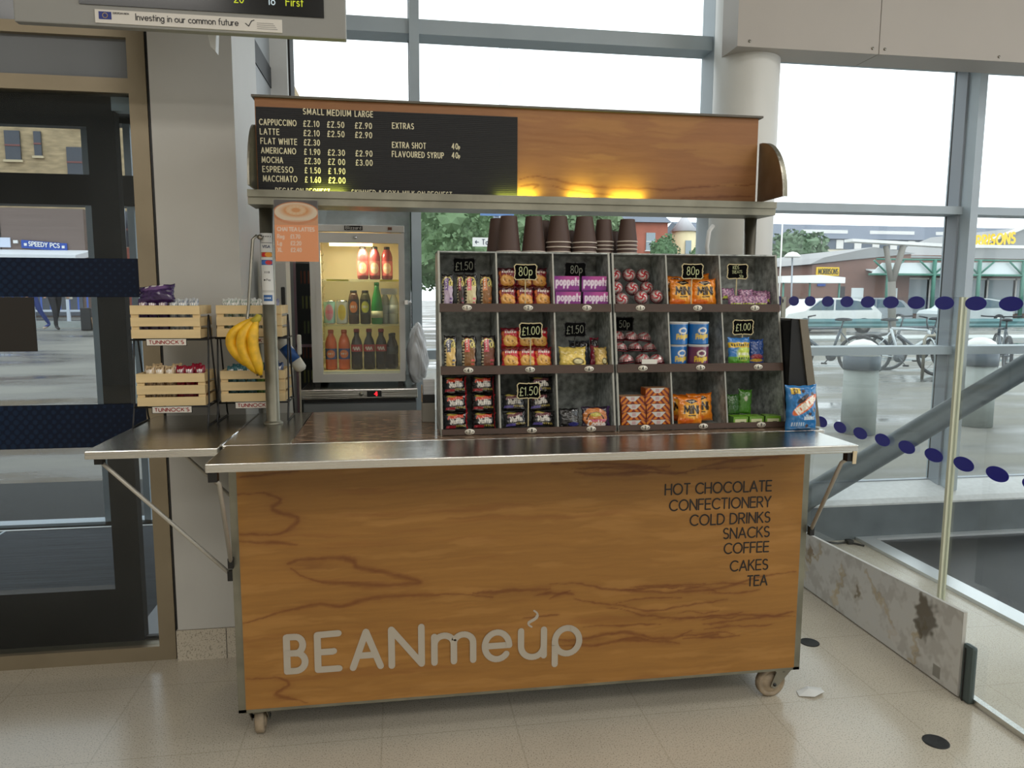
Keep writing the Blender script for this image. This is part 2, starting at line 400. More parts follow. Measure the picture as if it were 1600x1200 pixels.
ew = MB().box((8, -9, 3.9), (8.1, 2, 4.2), ALU).box((8, -9, 0), (8.1, 2, .25), ALU)
for k in range(6): ew.box((8, -9 + k * 2.18, .25), (8.1, -8.92 + k * 2.18, 3.9), ALU)
struct(ew, 'wall_east')
# pier between the doors and the window wall, with its terrazzo skirting
struct(MB().box((-.36, .64, .128), (-.068, 1.12, 4.2), WALLP), 'wall_pier')
struct(MB().box((-.366, .636, 0), (-.064, 1.126, .126), TERR).box((-.178, .6345, 0), (-.176, .636, .126), RUBBER), 'baseboard_pier')
struct(MB().box((-.3, 1.12, 0), (-.105, 1.95, 4.2), mat('grey_steel_casing', (158, 162, 164), .5)), 'wall_pier_casing')
struct(MB().box((-.372, .655, 0), (-.362, .70, 4.2), BLACK), 'trim_door_gap')

# sliding entrance doors
DFR = mat('bronze_anodised_frame', (150, 138, 116), .42, .55, noise=(4, .08))
DARKFR = mat('black_door_stile', (8, 8, 9), .45, spec=.25)
d = MB()
d.box((-.437, .655, 0), (-.375, .74, 4.2), DFR).box((-3.2, .655, 2.374), (-.437, .74, 2.415), DFR)
d.box((-3.2, .655, 2.18), (-.437, .74, 2.232), DFR).box((-3.2, .655, 0), (-.437, .75, .058), DFR)
fr = thing('door_1', 'bronze framed automatic sliding doors with dark blue film bands beside the pier', 'door', (-1.5, .7, 0), kind='structure')
d.build('door_frame', fr)
MB().box((-3.2, .68, 2.232), (-.437, .72, 2.374), mat('door_operator_panel', (120, 124, 128), .45, .3)).build('operator_cover', fr)
MB().box((-3.2, .685, 2.416), (-.437, .70, 4.2), mat('smoked_pane', (70, 76, 82), .15)).build('transom_panel', fr)
MB().box((-3.2, .675, .058), (-.437, .681, 2.18), glass_mat('door_glass', (.80, .84, .86), .008, .03)).build('glass_screen', fr)
leaf = MB()
leaf.box((-.612, .72, .03), (-.513, .77, 2.18), DARKFR).box((-3.2, .72, .058), (-.612, .77, .28), DARKFR).box((-3.2, .72, 2.07), (-.612, .77, 2.18), DARKFR)
leaf.box((-.513, .73, .03), (-.437, .75, .07), DARKFR).box((-.52, .715, 2.13), (-.437, .76, 2.18), ALU)
leaf.build('sliding_leaf', fr)
def dotfilm(U, V):
    C = full(U, (11, 24, 46)); x = U * 2.77; z = V * 1.0
    for k in range(64):
        for r in range(9):
            cx = 2.77 - .03 - k * .033 - (r % 2) * .0165; cz = .06 + r * .11
            rr = .004 + .0085 * min(1, k / 22.)
            C = over(C, np.clip((rr - np.hypot(x - cx, (z - cz) * .15)) / .002 + .5, 0, 1) * .42, (30, 54, 86))
    return C
for (z0, z1) in ((1.441, 1.585), (.868, 1.035)):
    MB().painted(lambda U, V: (-3.2 + 2.77 * U, 0 * U + .672, z0 + (z1 - z0) * V), dotfilm, 700, 50, mat('blue_dot_film', attr=True, rough=.5, spec=.2)).build('film_band', fr, label='dark blue film with lighter dots')
MB().box((-1.1, .674, 1.238), (-.815, .679, 1.44), mat('notice_back', (40, 36, 32), .6)).build('notice', fr, label='dark back of a notice')
MB().box((-1.4, .7, 2.18), (-.437, .76, 2.2), BLACK).build('track', fr)

# lobby between the two sets of doors
MAT_D = mat('ribbed_entrance_matting', (70, 75, 80), .8, noise=(90, .35, (.02, 1, 1)), spec=.12)
struct(MB().box((-7, .66, -.1), (-.36, 2.55, -.002), MAT_D), 'floor_lobby')
struct(MB().box((-5, 2.5, -.001), (-.36, 2.52, .002), WHITE).box((-1.90, 1.0, -.001), (-1.885, 2.5, .0015), ALU).box((-.62, .75, -.001), (-.46, 1.35, .001), mat('pale_threshold', (150, 155, 160), .4)), 'trim_lobby_strips')
struct(MB().box((-7, .76, 2.5), (-.1, 2.7, 2.6), mat('lobby_ceiling', (52, 54, 56), .6)), 'ceiling_lobby')
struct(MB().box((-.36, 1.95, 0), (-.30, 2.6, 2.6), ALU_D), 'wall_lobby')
struct(MB().box((-7, 2.56, -.05), (-.3, 3.75, .002), mat('outer_matting', (66, 68, 68), .8, noise=(30, .2), spec=.08)), 'floor_outer_mat')
o2 = MB(); o2.box((-7, 2.55, 1.985), (-.3, 2.68, 2.165), DARKFR).box((-7, 2.55, 2.47), (-.3, 2.68, 2.6), DARKFR).box((-1.335, 2.56, 0), (-1.30, 2.64, 2.47), ALU)
o2.box((-1.10, 2.56, 0), (-1.06, 2.66, 2.47), ALU).box((-2.3, 2.56, 0), (-2.24, 2.64, 2.47), ALU).box((-.36, 2.55, 0), (-.3, 2.68, 2.6), DARKFR).box((-7, 2.56, 0), (-.3, 2.66, .02), ALU)
struct(o2, 'door_2')

# window wall
W = MB()
for z0, z1, y0 in ((2.82, 2.895, 1.78), (1.953, 2.0, 1.78), (1.10, 1.15, 1.78)):
    W.box((-.10, y0, z0), (8, 1.93, z1), ALU)
W.box((.60, 1.76, .25), (.652, 1.93, 4.2), ALU).box((.596, 1.90, .25), (.656, 1.915, 4.2), RUBBER)
W.box((-.105, 1.74, .25), (-.02, 1.93, 4.2), WHITE).box((-.02, 1.78, .25), (-.01, 1.93, 4.2), RUBBER)
W.box((2.285, 1.76, .25), (2.36, 1.93, 4.2), ALU)
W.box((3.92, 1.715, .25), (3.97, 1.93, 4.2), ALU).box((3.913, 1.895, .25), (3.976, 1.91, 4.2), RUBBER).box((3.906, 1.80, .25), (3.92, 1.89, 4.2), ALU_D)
W.box((6.2, 1.715, .25), (6.25, 1.93, 4.2), ALU)
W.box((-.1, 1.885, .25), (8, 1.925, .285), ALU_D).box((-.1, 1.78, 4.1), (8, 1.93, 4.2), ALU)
struct(W, 'window_1')
WG = glass_mat('window_glass', (.95, .97, .97), .008, .01, .2)
struct(MB().box((-.03, 1.905, .28), (8, 1.911, 4.1), WG), 'window_2')
SILL = mat('pale_perforated_sill', (205, 208, 208), .45, noise=(40, .08))
struct(MB().prism([(1.62, .215), (1.66, .235), (1.90, .283), (1.90, -.02), (1.62, -.02)], -.1, 8, SILL, 'yz'), 'trim_sill')
struct(MB().box((-.1, 1.615, .0), (8, 1.619, .205), mat('grey_sill_upstand', (104, 112, 116), .5, noise=(6, .2))), 'trim_sill_upstand')
FILM = glass_mat('frosted_film', (.5, .52, .51), .85, .02, dirt_rgb=(196, 198, 194))
struct(MB().box((-.03, 1.895, .4), (.595, 1.9, 1.955), FILM), 'window_3')
# round white column
struct(MB().lathe([(.172, 0), (.172, 4.2)], (2.40, 1.59, 0), mat('white_column_paint', (222, 222, 216), .45, noise=(3, .04)), 40), 'column')
struct(MB().tube([(2.19, 1.52, 1.62), (2.17, 1.5, 1.72), (2.18, 1.5, 1.80), (2.21, 1.52, 1.83)], .012, WHITE), 'trim_column_handle')
# boxed bulkhead over the right-hand windows
BULK = mat('bulkhead_panel', (176, 169, 160), .5, noise=(2, .03))
bk = MB().box((2.235, 1.36, 2.708), (3.015, 1.56, 4.2), BULK).box((3.019, 1.36, 2.708), (8, 1.56, 4.2), BULK)
for x, z in ((2.30, 2.735), (2.98, 2.735), (3.05, 2.735), (3.72, 2.73)): bk.lathe([(.007, -.002), (.007, .002)], (x, 1.359, z), STEEL_D, 8, 'y')
struct(bk, 'ceiling_bulkhead')
# recessed dark mat and its white kerb strips beyond the glass screen
struct(MB().box((3.33, -2.4, 0), (8, 1.57, .004), mat('wet_dark_matting', (24, 24, 27), .45, noise=(5, .25), spec=.25)), 'floor_mat_well')
PALU = mat('polished_aluminium', (226, 230, 232), .3, .6)
struct(MB().box((3.225, -4, 0), (3.33, 1.612, .018), PALU).box((3.33, 1.57, 0), (8, 1.612, .018), PALU), 'trim_mat_kerb')
# sloping tubular brace in front of the window
br = MB().tube([(2.63, 1.50, .17), (2.86, 1.54, .30), (4.22, 1.55, 1.04), (6.5, 1.55, 2.28)], .068, mat('galvanised_tube', (78, 88, 92), .5, .2, noise=(5, .2)), 18)
br.build('brace_pole', loc=(2.63, 1.5, .1), label='thick galvanised sloping tube crossing low in front of the right window', cat='pole')

MB().tube([(2.95, 1.60, .006), (3.02, 1.585, .006), (3.07, 1.55, .006), (3.13, 1.56, .006), (3.17, 1.53, .006), (3.20, 1.49, .006)], .006, RUBBER, 6).box((3.13, 1.535, .0), (3.165, 1.575, .022), RUBBER).build('cable', loc=(3.1, 1.55, 0), label='loose black cable with a small plug on the floor below the window sill', cat='cable')
# clear glass screen with rows of blue dots
DOT = mat('blue_vinyl_dot', (34, 32, 142), .4)
BG = glass_mat('barrier_glass', (.965, .985, .98), .004, .0, .16)
EDGE = mat('glass_edge_green', (206, 208, 184), .3)
gs = thing('glass_screen', 'clear waist-high glass screen with two rows of blue dots behind the stall end', 'screen', (2.55, .09, 0))
for y0, y1 in ((-2.2, .086), (.098, 1.36)):
    pn = MB().box((2.546, y0, .02), (2.556, y1, 1.452), BG).build('pane', gs)
MB().box((2.538, .086, .02), (2.564, .098, 1.452), EDGE).build('pane_joint', gs, label='pale joint between two panes')
MB().box((2.54, 1.355, .02), (2.562, 1.368, 1.452), STEEL_D).build('end_post', gs, label='dull steel end post')
MB().box((2.54, -2.2, 0), (2.566, 1.37, .022), STEEL).build('floor_channel', gs)
for row, (z, yy) in {'top': (1.43, [1.246 - .1525 * k for k in range(-1, 22)]), 'low': (.85, [.939 - .1525 * k for k in range(-3, 20)])}.items():
    for y in yy:
        mb = MB().add([(2.5445, y + .050 * math.cos(2 * PI * j / 28), z + .020 * math.sin(2 * PI * j / 28) * (1.25 if row == 'top' else 1.3)) for j in range(28)], [tuple(range(28))], DOT)
        mb.build('vinyl_dot', gs, label='blue vinyl dot')
# stained white kick board leaning at the foot of the screen
def stains(U, V):
    C = full(U, (208, 206, 201)); X = U * 4.6
    wx = X + .03 * np.sin(V * 31 + X * 17) + .015 * np.sin(V * 71 - X * 43); wy = V + .04 * np.sin(X * 23 + V * 9) + .02 * np.sin(X * 67)
    n = .5 * np.sin(wx * 5 + 3 * np.sin(wy * 4)) * np.sin(wy * 6 + wx * 2) + .3 * np.sin(wx * 19 + wy * 13) * np.sin(wy * 21 - wx * 7)
    C = over(C, np.clip(n * .9, 0, .35), (150, 142, 132)); C = over(C, np.clip(-n * .7 - .1, 0, .3), (206, 206, 204))
    for pts in ([(.12, .95), (.30, .78), (.28, .58), (.08, .30)], [(.98, .92), (1.0, .72), (.78, .45), (.52, .22)], [(1.78, .88), (1.75, .72), (1.5, .56), (1.2, .42)], [(2.3, .75), (2.36, .6), (2.28, .4), (2.2, .22)], [(2.85, .85), (3.3, .5), (3.5, .30), (3.42, .12)], [(4.02, .6), (3.86, .35), (3.9, .1), (3.8, .02)]):
        C = over(C, stroke_mask(wx, wy, [pts], .055, .05) * .6, (180, 156, 104)); C = over(C, stroke_mask(wx, wy, [[(a + .04, b + .02) for a, b in pts]], .02, .02) * .4, (140, 120, 84))
    for x, y, r, a, c in ((4.02, .70, .17, .85, (92, 84, 70)), (3.92, .52, .07, .7, (96, 88, 74)), (3.98, .80, .10, .6, (110, 100, 84)), (1.52, .70, .06, .7, (120, 92, 60)), (1.46, .62, .10, .4, (150, 124, 84)), (2.72, .48, .05, .8, (104, 86, 66)), (2.70, .48, .10, .35, (150, 136, 110)), (2.2, .18, .09, .5, (206, 186, 146)), (1.35, .30, .10, .45, (206, 194, 160)), (.62, .12, .16, .6, (80, 78, 72)), (.50, .22, .10, .5, (92, 88, 80)), (3.5, .22, .10, .7, (214, 210, 204)), (.55, .75, .05, .6, (130, 104, 80)), (.9, .78, .03, .6, (120, 96, 72))):
        C = over(C, ell(wx, wy, x, y, r, r * 1.5, .35) * a, c)
    return over(C, rect(X, V, 4.20, 4.32, .05, .19) * .7, (104, 98, 84))
kb = thing('kick_board', 'stained white kick board standing along the foot of the glass screen', 'board', (2.52, .6, 0))
MB().prism([(-.06, .006), (1.42, .006), (1.42, .262), (-.06, .325)], 2.52, 2.535, mat('board_edge', (190, 188, 182), .55), 'yz').build('board', kb)
MB().painted(lambda U, V: (0 * U + 2.519, 1.42 - 1.48 * U, .006 + V * (.256 + .063 * U)), stains, 420, 100).build('stained_face', kb)
hg = MB().box((2.522, -.112, .0), (2.545, -.064, .215), mat('grey_hinge_metal', (84, 96, 96), .45, .4), bev=.010).box((2.520, -.082, .0), (2.5225, -.076, .20), RUBBER)
hg.build('door_hinge', loc=(2.55, -.11, 0), label='grey metal floor hinge at the near end of the kick board', cat='hinge')
for i, (x, y, rr, lb) in enumerate(((2.222, .419, .036, 'dark round floor socket in the terrazzo beside the stall end'), (2.25, -.291, .037, 'dark round floor socket in the terrazzo out in front of the kick board'))):
    o = MB().lathe([(rr + .004, 0), (rr + .003, .002), (rr, .0025), (rr - .004, .001), (0, .001)], (x, y, 0), mat('sooty_socket', (18, 18, 18), .6, noise=(50, .5)), 24)
    o.build('floor_socket', loc=(x, y, 0), label=lb, cat='socket', group='floor sockets')
tp = MB(); pp = [(0, 0), (.05, -.02), (.10, .0), (.11, .04), (.06, .05), (.01, .035)]
tp.add([(1.95 + a, .03 + b, .003 + .01 * ((i * 37) % 5) / 5) for i, (a, b) in enumerate(pp)] + [(2.0, .052, .016)], [(i, (i + 1) % 6, 6) for i in range(6)], WHITE)
tp.build('paper_scrap', loc=(1.95, .03, 0), label='small crumpled white paper scrap on the floor by the caster', cat='paper')

# hanging information display
sg = thing('information_display', 'grey hanging departure display with a white funding strip below its screen', 'display', (-.1, .25, 2.26))
GREYB = mat('display_housing', (148, 148, 144), .5)
zb = lambda x: 2.262
d = MB().box((-.60, .2, 2.262), (.372, .232, 3.0), GREYB, bev=.004).box((-.5, .232, 2.4), (.27, .32, 2.95), GREYB)
d.build('housing', sg)
scr = MB().box((-.415, .196, 2.322), (.305, .2, 2.95), mat('dark_screen', (14, 18, 22), .15)).build('screen', sg)
st = MB().box((-.372, .1965, 2.270), (.176, .1995, 2.309), mat('white_strip', (222, 218, 210), .5))
st.box((-.361, .1955, 2.281), (-.325, .1963, 2.303), mat('flag_blue', (36, 52, 130), .5))
for k in range(12): st.lathe([(.0012, 0), (.0012, .0004)], (-.343 + .007 * math.cos(k * PI / 6), .1949, 2.292 + .007 * math.sin(k * PI / 6)), mat('flag_yellow', (230, 200, 60), .5), 6, 'y')
INK = mat('dark_ink', (40, 40, 46), .6)
flat_text(st, 'Investing in our common future', -.256, 2.283, .0165, .0022, INK, .1955, 1.0, gap=.16, space=.34) if False else None
s_, L_ = text_strokes('Investing in our common future', .0185, 1.0, .16, .34)
k_ = .30 / L_
ribbon(st, [[(-.256 + a * k_, 2.2835 + b) for a, b in p] for p in s_], .0024, INK, lambda a, b: (a, .1955, b))
for r, t in enumerate(('European Union', 'European Regional', 'Development Fund')):
    pass
s_, L_ = text_strokes('EUROPEAN UNION', .005, .9, .2, .4); ribbon(st, [[(-.320 + a * .045 / L_, 2.2975 + b) for a, b in p] for p in s_], .0008, INK, lambda a, b: (a, .1955, b))
ribbon(st, [[(.066, 2.292), (.075, 2.284), (.084, 2.300), (.092, 2.303)]], .0026, INK, lambda a, b: (a, .1955, b))
for r in range(4): st.box((.10, .1958, 2.278 + r * .0055), (.162 - r * .004, .1963, 2.2795 + r * .0055), mat('grey_print', (150, 148, 144), .6))
st.build('funding_strip', sg, label='white printed strip')
LED = mat('led_yellow', (200, 210, 40), .5, emit=((200, 215, 40), .35)); LEDW = mat('led_white', (200, 220, 230), .5, emit=((200, 220, 230), .35))
for s, x, m_ in (('First', .190, LED), ('16', .136, LEDW), ('20', .035, LED)):
    tx = MB(); q, l = text_strokes(s, .024, .9); ribbon(tx, [[(x + a, 2.352 + b) for a, b in p] for p in q], .003, m_, lambda a, b: (a, .195, b))
    tx.build('screen_text', scr, label='lit departure text')
MB().box((.0, .24, 2.9), (.04, .30, 4.2), GREYB).build('hanger', sg)
MB().prism([(-.075, 2.30), (-.045, 2.30), (-.05, 2.235), (-.065, 2.25)], .30, .34, WHITE, 'xz').build('bracket', sg, label='small white bracket')

# ------------------------------------------------------------------ the coffee cart
cart = thing('coffee_cart', 'wheeled steel coffee cart with an orange beech front and grey lettering', 'cart', (.96, .3, 0))
ZT = .994
body = MB()
body.box((0, .004, .121), (.024, .055, .955), STEEL_F).box((1.906, .004, .121), (1.93, .055, .955), STEEL_F)
body.box((0, .60, .121), (.024, .64, .955), STEEL_F).box((1.906, .60, .121), (1.93, .64, .955), STEEL_F)
body.box((0, .004, .121), (1.93, .05, .131), STEEL_F).box((0, .60, .121), (1.93, .64, .131), STEEL_F)
body.box((0.002, .05, .125), (.012, .62, .95), STEEL_D).box((1.918, .05, .125), (1.928, .62, .95), STEEL_D)
body.box((.01, .05, .121), (1.92, .62, .13), STEEL_D).box((.01, .625, .125), (1.92, .635, .95), STEEL_D)
body.build('frame', cart)
VE = {'a': [(0.027, 0.841), (0.109, 0.838), (0.148, 0.816), (0.12, 0.79), (0.139, 0.773), (0.193, 0.754), (0.182, 0.726), (0.137, 0.707), (0.033, 0.712)], 'b': [(0.021, 0.688), (0.132, 0.681), (0.194, 0.669)], 'c': [(0.169, 0.612), (0.228, 0.626), (0.356, 0.619), (0.39, 0.59), (0.466, 0.569), (0.578, 0.532), (0.547, 0.523), (0.445, 0.525), (0.344, 0.535), (0.245, 0.555), (0.178, 0.601)], 'd': [(0.026, 0.421), (0.105, 0.443), (0.183, 0.457), (0.263, 0.469), (0.343, 0.46), (0.424, 0.483), (0.547, 0.484), (0.671, 0.477), (0.819, 0.463)], 'e': [(0.755, 0.476), (0.883, 0.48), (1.013, 0.474)], 'f': [(0.027, 0.235), (0.117, 0.233), (0.152, 0.208), (0.119, 0.178), (0.164, 0.159), (0.214, 0.142)], 'g': [(0.927, 0.383), (0.992, 0.384), (1.047, 0.387)], 'h': [(1.013, 0.49), (1.101, 0.489), (1.235, 0.461), (1.417, 0.441), (1.556, 0.442), (1.673, 0.458), (1.791, 0.479), (1.899, 0.485)], 'i': [(1.015, 0.298), (1.148, 0.3), (1.283, 0.307), (1.422, 0.274), (1.514, 0.298)], 'j': [(1.015, 0.28), (1.171, 0.276), (1.33, 0.276), (1.469, 0.255)], 'k': [(1.101, 0.44), (1.236, 0.409), (1.373, 0.377), (1.511, 0.391), (1.651, 0.406)], 'l': [(1.013, 0.445), (1.057, 0.458), (1.101, 0.451)], 'm': [(1.009, 0.905), (1.16, 0.906), (1.292, 0.893), (1.404, 0.87), (1.472, 0.861)], 'n': [(1.095, 0.874), (1.226, 0.865), (1.382, 0.866)], 'o': [(1.517, 0.877), (1.608, 0.892), (1.724, 0.898), (1.865, 0.907)], 'q': [(1.56, 0.319), (1.702, 0.326), (1.894, 0.344)], 'r': [(1.538, 0.273), (1.609, 0.28)], 's': [(0.029, 0.895), (0.12, 0.9), (0.217, 0.907)], 't': [(1.214, 0.399), (1.443, 0.35), (1.677, 0.346), (1.895, 0.327)]}
_vr = np.random.default_rng(5)
for _k in range(16):
    _x = .95 + .75 * _vr.random(); _z = .27 + .20 * _vr.random(); _l = .10 + .22 * _vr.random(); VE['z%d' % _k] = [(_x, _z), (_x + _l * .35, _z + .012 * (_vr.random() - .3)), (_x + _l * .7, _z + .016 * (_vr.random() - .4)), (_x + _l, _z + .02 * (_vr.random() - .4))]
for _k in range(5):
    _x = 1.0 + .6 * _vr.random(); _z = .862 + .045 * _vr.random(); VE['y%d' % _k] = [(_x, _z), (_x + .08, _z + .006), (_x + .17, _z - .004), (_x + .26, _z + .004)]
WIDE = {'a': .011, 'b': .008, 'c': .013, 'd': .009, 'e': .008, 'f': .010, 'h': .007, 'i': .009, 'j': .009, 'm': .008, 'n': .010, 'o': .009}
def vnoise(x, y, seed=0):
    xi, yi = np.floor(x).astype(np.int64), np.floor(y).astype(np.int64); fx, fy = x - xi, y - yi
    fx, fy = fx * fx * (3 - 2 * fx), fy * fy * (3 - 2 * fy)
    def h(a, b):
        q = (a * 374761393 + b * 668265263 + seed * 1442695041) & 0x7fffffff; q = ((q ^ (q >> 13)) * 1274126177) & 0x7fffffff
        return ((q ^ (q >> 16)) & 0xffff) / 65535.0
    return (h(xi, yi) * (1 - fx) + h(xi + 1, yi) * fx) * (1 - fy) + (h(xi, yi + 1) * (1 - fx) + h(xi + 1, yi + 1) * fx) * fy
def fbm(x, y, seed=0, o=4):
    s = 0; a = .5
    for k in range(o): s = s + a * (vnoise(x * 2 ** k, y * 2 ** k, seed + k) - .5); a *= .55
    return s
def wood(U, V, x0, x1, z0, z1, veins, wide, base=(150, 106, 52)):
    X = x0 + (x1 - x0) * U; Z = z0 + (z1 - z0) * V
    wx = X + .030 * fbm(X * 9, Z * 14, 3) + .010 * fbm(X * 40, Z * 60, 5); wz = Z + .020 * fbm(X * 6, Z * 12, 7) + .007 * fbm(X * 34, Z * 70, 9)
    flow = wz + .05 * fbm(X * 1.3, Z * 2.2, 11)
    C = full(U, base) * (1 + .20 * fbm(X * 3.0, flow * 60, 13)[..., None] + .22 * fbm(X * 8, flow * 190, 17, 3)[..., None] + .16 * fbm(X * 1.6, Z * 3.2, 19)[..., None])
    C = over(C, np.clip(fbm(X * 4, flow * 34, 23) * 2.2 - .12, 0, .30), (184, 136, 76)); C = over(C, np.clip(fbm(X * 2.5, flow * 46, 29) * 2.2 - .30, 0, .32), (126, 76, 38))
    for k, st in veins.items():
        w = wide.get(k, .0045 if k[0] in 'yz' else .006); P = np.array(st); pts = []
        for i in range(len(P) - 1):     # smooth the vein
            p0 = P[max(i - 1, 0)]; p1 = P[i]; p2 = P[i + 1]; p3 = P[min(i + 2, len(P) - 1)]
            for t in np.linspace(0, 1, 6, endpoint=False):
                pts.append(tuple(.5 * ((2 * p1) + (-p0 + p2) * t + (2 * p0 - 5 * p1 + 4 * p2 - p3) * t * t + (-p0 + 3 * p1 - 3 * p2 + p3) * t ** 3)))
        pts.append(tuple(P[-1])); n = len(pts)
        D = np.full(U.shape, 1e9)
        for q, ((ax, az), (bx, bz)) in enumerate(zip(pts[:-1], pts[1:])):
            dx, dz = bx - ax, bz - az; L2 = dx * dx + dz * dz + 1e-12
            t = np.clip(((wx - ax) * dx + (wz - az) * dz) / L2, 0, 1)
            taper = max(.35, min(1, 3.5 * min(q + 1, n - q) / n)); D = np.minimum(D, np.hypot(wx - ax - t * dx, wz - az - t * dz) / taper)
        vary = .55 + 1.1 * (fbm(X * 14, Z * 22, 31) + .35)
        m = np.clip(1 - D / (w * vary), 0, 1) ** .8 * .60 + np.exp(-(D / (w * 2.2)) ** 2) * .26 * (.6 + 1.5 * fbm(X * 22, flow * 150, 37))
        C = over(C, np.clip(m, 0, .78), (104, 56, 26))
    if wide:   # the darker knot inside the big oval figure
        m = np.exp(-((X - .232) / .07) ** 2 - ((Z - .604) / .020) ** 2) * (.5 + .9 * fbm(X * 12, flow * 120, 41)); C = over(C, np.clip(m, 0, .7), (104, 60, 30))
    return C
WOODM = mat('beech_veneer', attr=True, rough=.38, spec=.35, coat=.08)
wp = MB().box((.024, .003, .134), (1.906, .02, .955), mat('plywood', (150, 100, 50), .6))
wp.painted(lambda U, V: (.024 + 1.882 * U, 0 * U, .133 + .822 * V), lambda U, V: wood(U, V, .024, 1.906, .133, .955, VE, WIDE), 620, 270, WOODM)
wpo = wp.build('front_panel', cart, label='orange beech veneer panel with dark veins')
# large grey lettering, rounded strokes
LG = mat('grey_vinyl', (172, 163, 148), .6)
bean = MB(); w = .0215
def arc(cx, cz, rx, rz, a0, a1, n=14): return A(cx, cz, rx, rz, a0, a1, n)
S = []
S += [[(.156, .254), (.156, .368), (.182, .368)] + arc(.184, .341, .022, .027, 90, -90) + [(.158, .314)], [(.184, .314)] + arc(.182, .284, .030, .030, 90, -90) + [(.156, .254)]]
S += [[(.318, .372), (.252, .370), (.252, .253), (.318, .253)], [(.254, .312), (.302, .312)]]
S += [[(.362, .250), (.405, .370), (.450, .250)], [(.378, .290), (.433, .290)]]
S += [[(.486, .248), (.486, .372), (.583, .248), (.583, .375)]]
S += [[(.625, .248), (.625, .338)], [(.625, .312)] + arc(.657, .310, .032, .030, 180, 0) + [(.689, .248)], [(.689, .312)] + arc(.721, .310, .032, .030, 180, 0) + [(.753, .248)]]
S += [[(.793, .292), (.874, .292)] + arc(.833, .292, .041, .047, 0, 320, 20)]
S += [[(.914, .338), (.914, .283)] + arc(.953, .283, .039, .039, 180, 360) + [(.992, .338)], [(.992, .338), (.992, .246)]]
S += [[(1.030, .212), (1.030, .295)], arc(1.072, .293, .042, .045, 0, 360, 24)]
Y_ = -.0012
ribbon(bean, S, w, LG, lambda a, b: (a, Y_, b))
ribbon(bean, [[(.941, .366), (.950, .371), (.958, .375), (.966, .381), (.969, .388)]], .0105, LG, lambda a, b: (a, Y_, b))
ribbon(bean, [[(.950, .350), (.941, .356), (.938, .363), (.942, .368)], [(.968, .386), (.970, .393), (.966, .400), (.958, .406)]], .006, LG, lambda a, b: (a, Y_ - .0002, b))
bean.build('large_lettering', wpo, label='grey rounded BEANmeup lettering with steam wisp')
pl = MB(); TXT = mat('black_vinyl_text', (26, 20, 18), .5)
for s, z in zip(('HOT CHOCOLATE', 'CONFECTIONERY', 'COLD DRINKS', 'SNACKS', 'COFFEE', 'CAKES', 'TEA'), (.804, .748, .693, .641, .587, .523, .466)):
    h = .036; st, L = text_strokes(s, h, .98, .19, .40)
    tgt = {'HOT CHOCOLATE': .382, 'CONFECTIONERY': .365, 'COLD DRINKS': .290, 'SNACKS': .168, 'COFFEE': .163, 'CAKES': .138, 'TEA': .072}[s]
    k = tgt / L; st = [[(1.787 - tgt + a * k, z - .5 * h + b) for a, b in p] for p in st]
    ribbon(pl, st, .0051, TXT, lambda a, b: (a, Y_, b), True)
pl.build('menu_lettering', wpo, label='black list of drinks and snacks')
# counter, flaps, granite
ct = MB().box((-.015, .002, .97), (1.978, .632, ZT), STEEL, bev=.003); cto = ct.build('counter_top', cart, label='brushed steel counter top')
MB().box((.19, .012, ZT), (1.86, .62, ZT + .0015), mat('brown_granite', (122, 100, 82), .16, noise=(55, .6, (.45, 1, 1)), spec=.35)).box((.186, .012, ZT), (.190, .62, ZT + .003), CHROME).build('granite_inset', cto, label='polished brown granite inset')
MB().box((-.002, -.255, .969), (1.934, -.001, ZT), STEEL, bev=.003).build('front_flap', cart)
MB().box((-.392, -.035, .969), (-.019, .615, ZT), STEEL, bev=.003).tube([(-.017, .0, ZT), (-.017, .61, ZT)], .004, CHROME).build('side_flap', cart)
def arm(pts, nm='flap_arm'):
    mb = MB().tube(pts, .0065, mat('zinc_rod', (186, 182, 172), .4, .3), 8)
    p, q = pts[0], pts[-1]
    mb.box((p[0] - .012, p[1] - .012, p[2] - .008), (p[0] + .012, p[1] + .012, p[2] + .018), BLACK)
    mb.box((q[0] - .008, q[1] - .008, q[2] - .02), (q[0] + .008, q[1] + .01, q[2] + .012), BLACK)
    mb.build(nm, cart)
arm([(.016, -.24, .95), (.024, -.215, .93), (.0, -.012, .63)])
arm([(1.912, -.24, .95), (1.905, -.215, .93), (1.937, -.012, .645)])
arm([(-.375, .03, .95), (-.35, .03, .925), (-.012, .03, .575)])
arm([(-.375, .56, .95), (-.35, .56, .925), (-.012, .56, .575)])
MB().prism([(1.915, .975), (1.928, .975), (1.926, .935), (1.914, .935)], -.258, -.2555, mat('masking_tape', (206, 190, 158), .8), 'xz').build('tape_strip', cart, label='strip of beige tape')
# steel posts
for x, nm in ((.076, 'left'), (1.862, 'right')):
    p = MB().lathe([(.034, ZT), (.034, ZT + .004), (.026, ZT + .01), (.0235, ZT + .012), (.0235, 1.75)], (x, .385, 0), STEEL_F if x < 1 else STEEL_D, 24)
    p.build('post', cart)
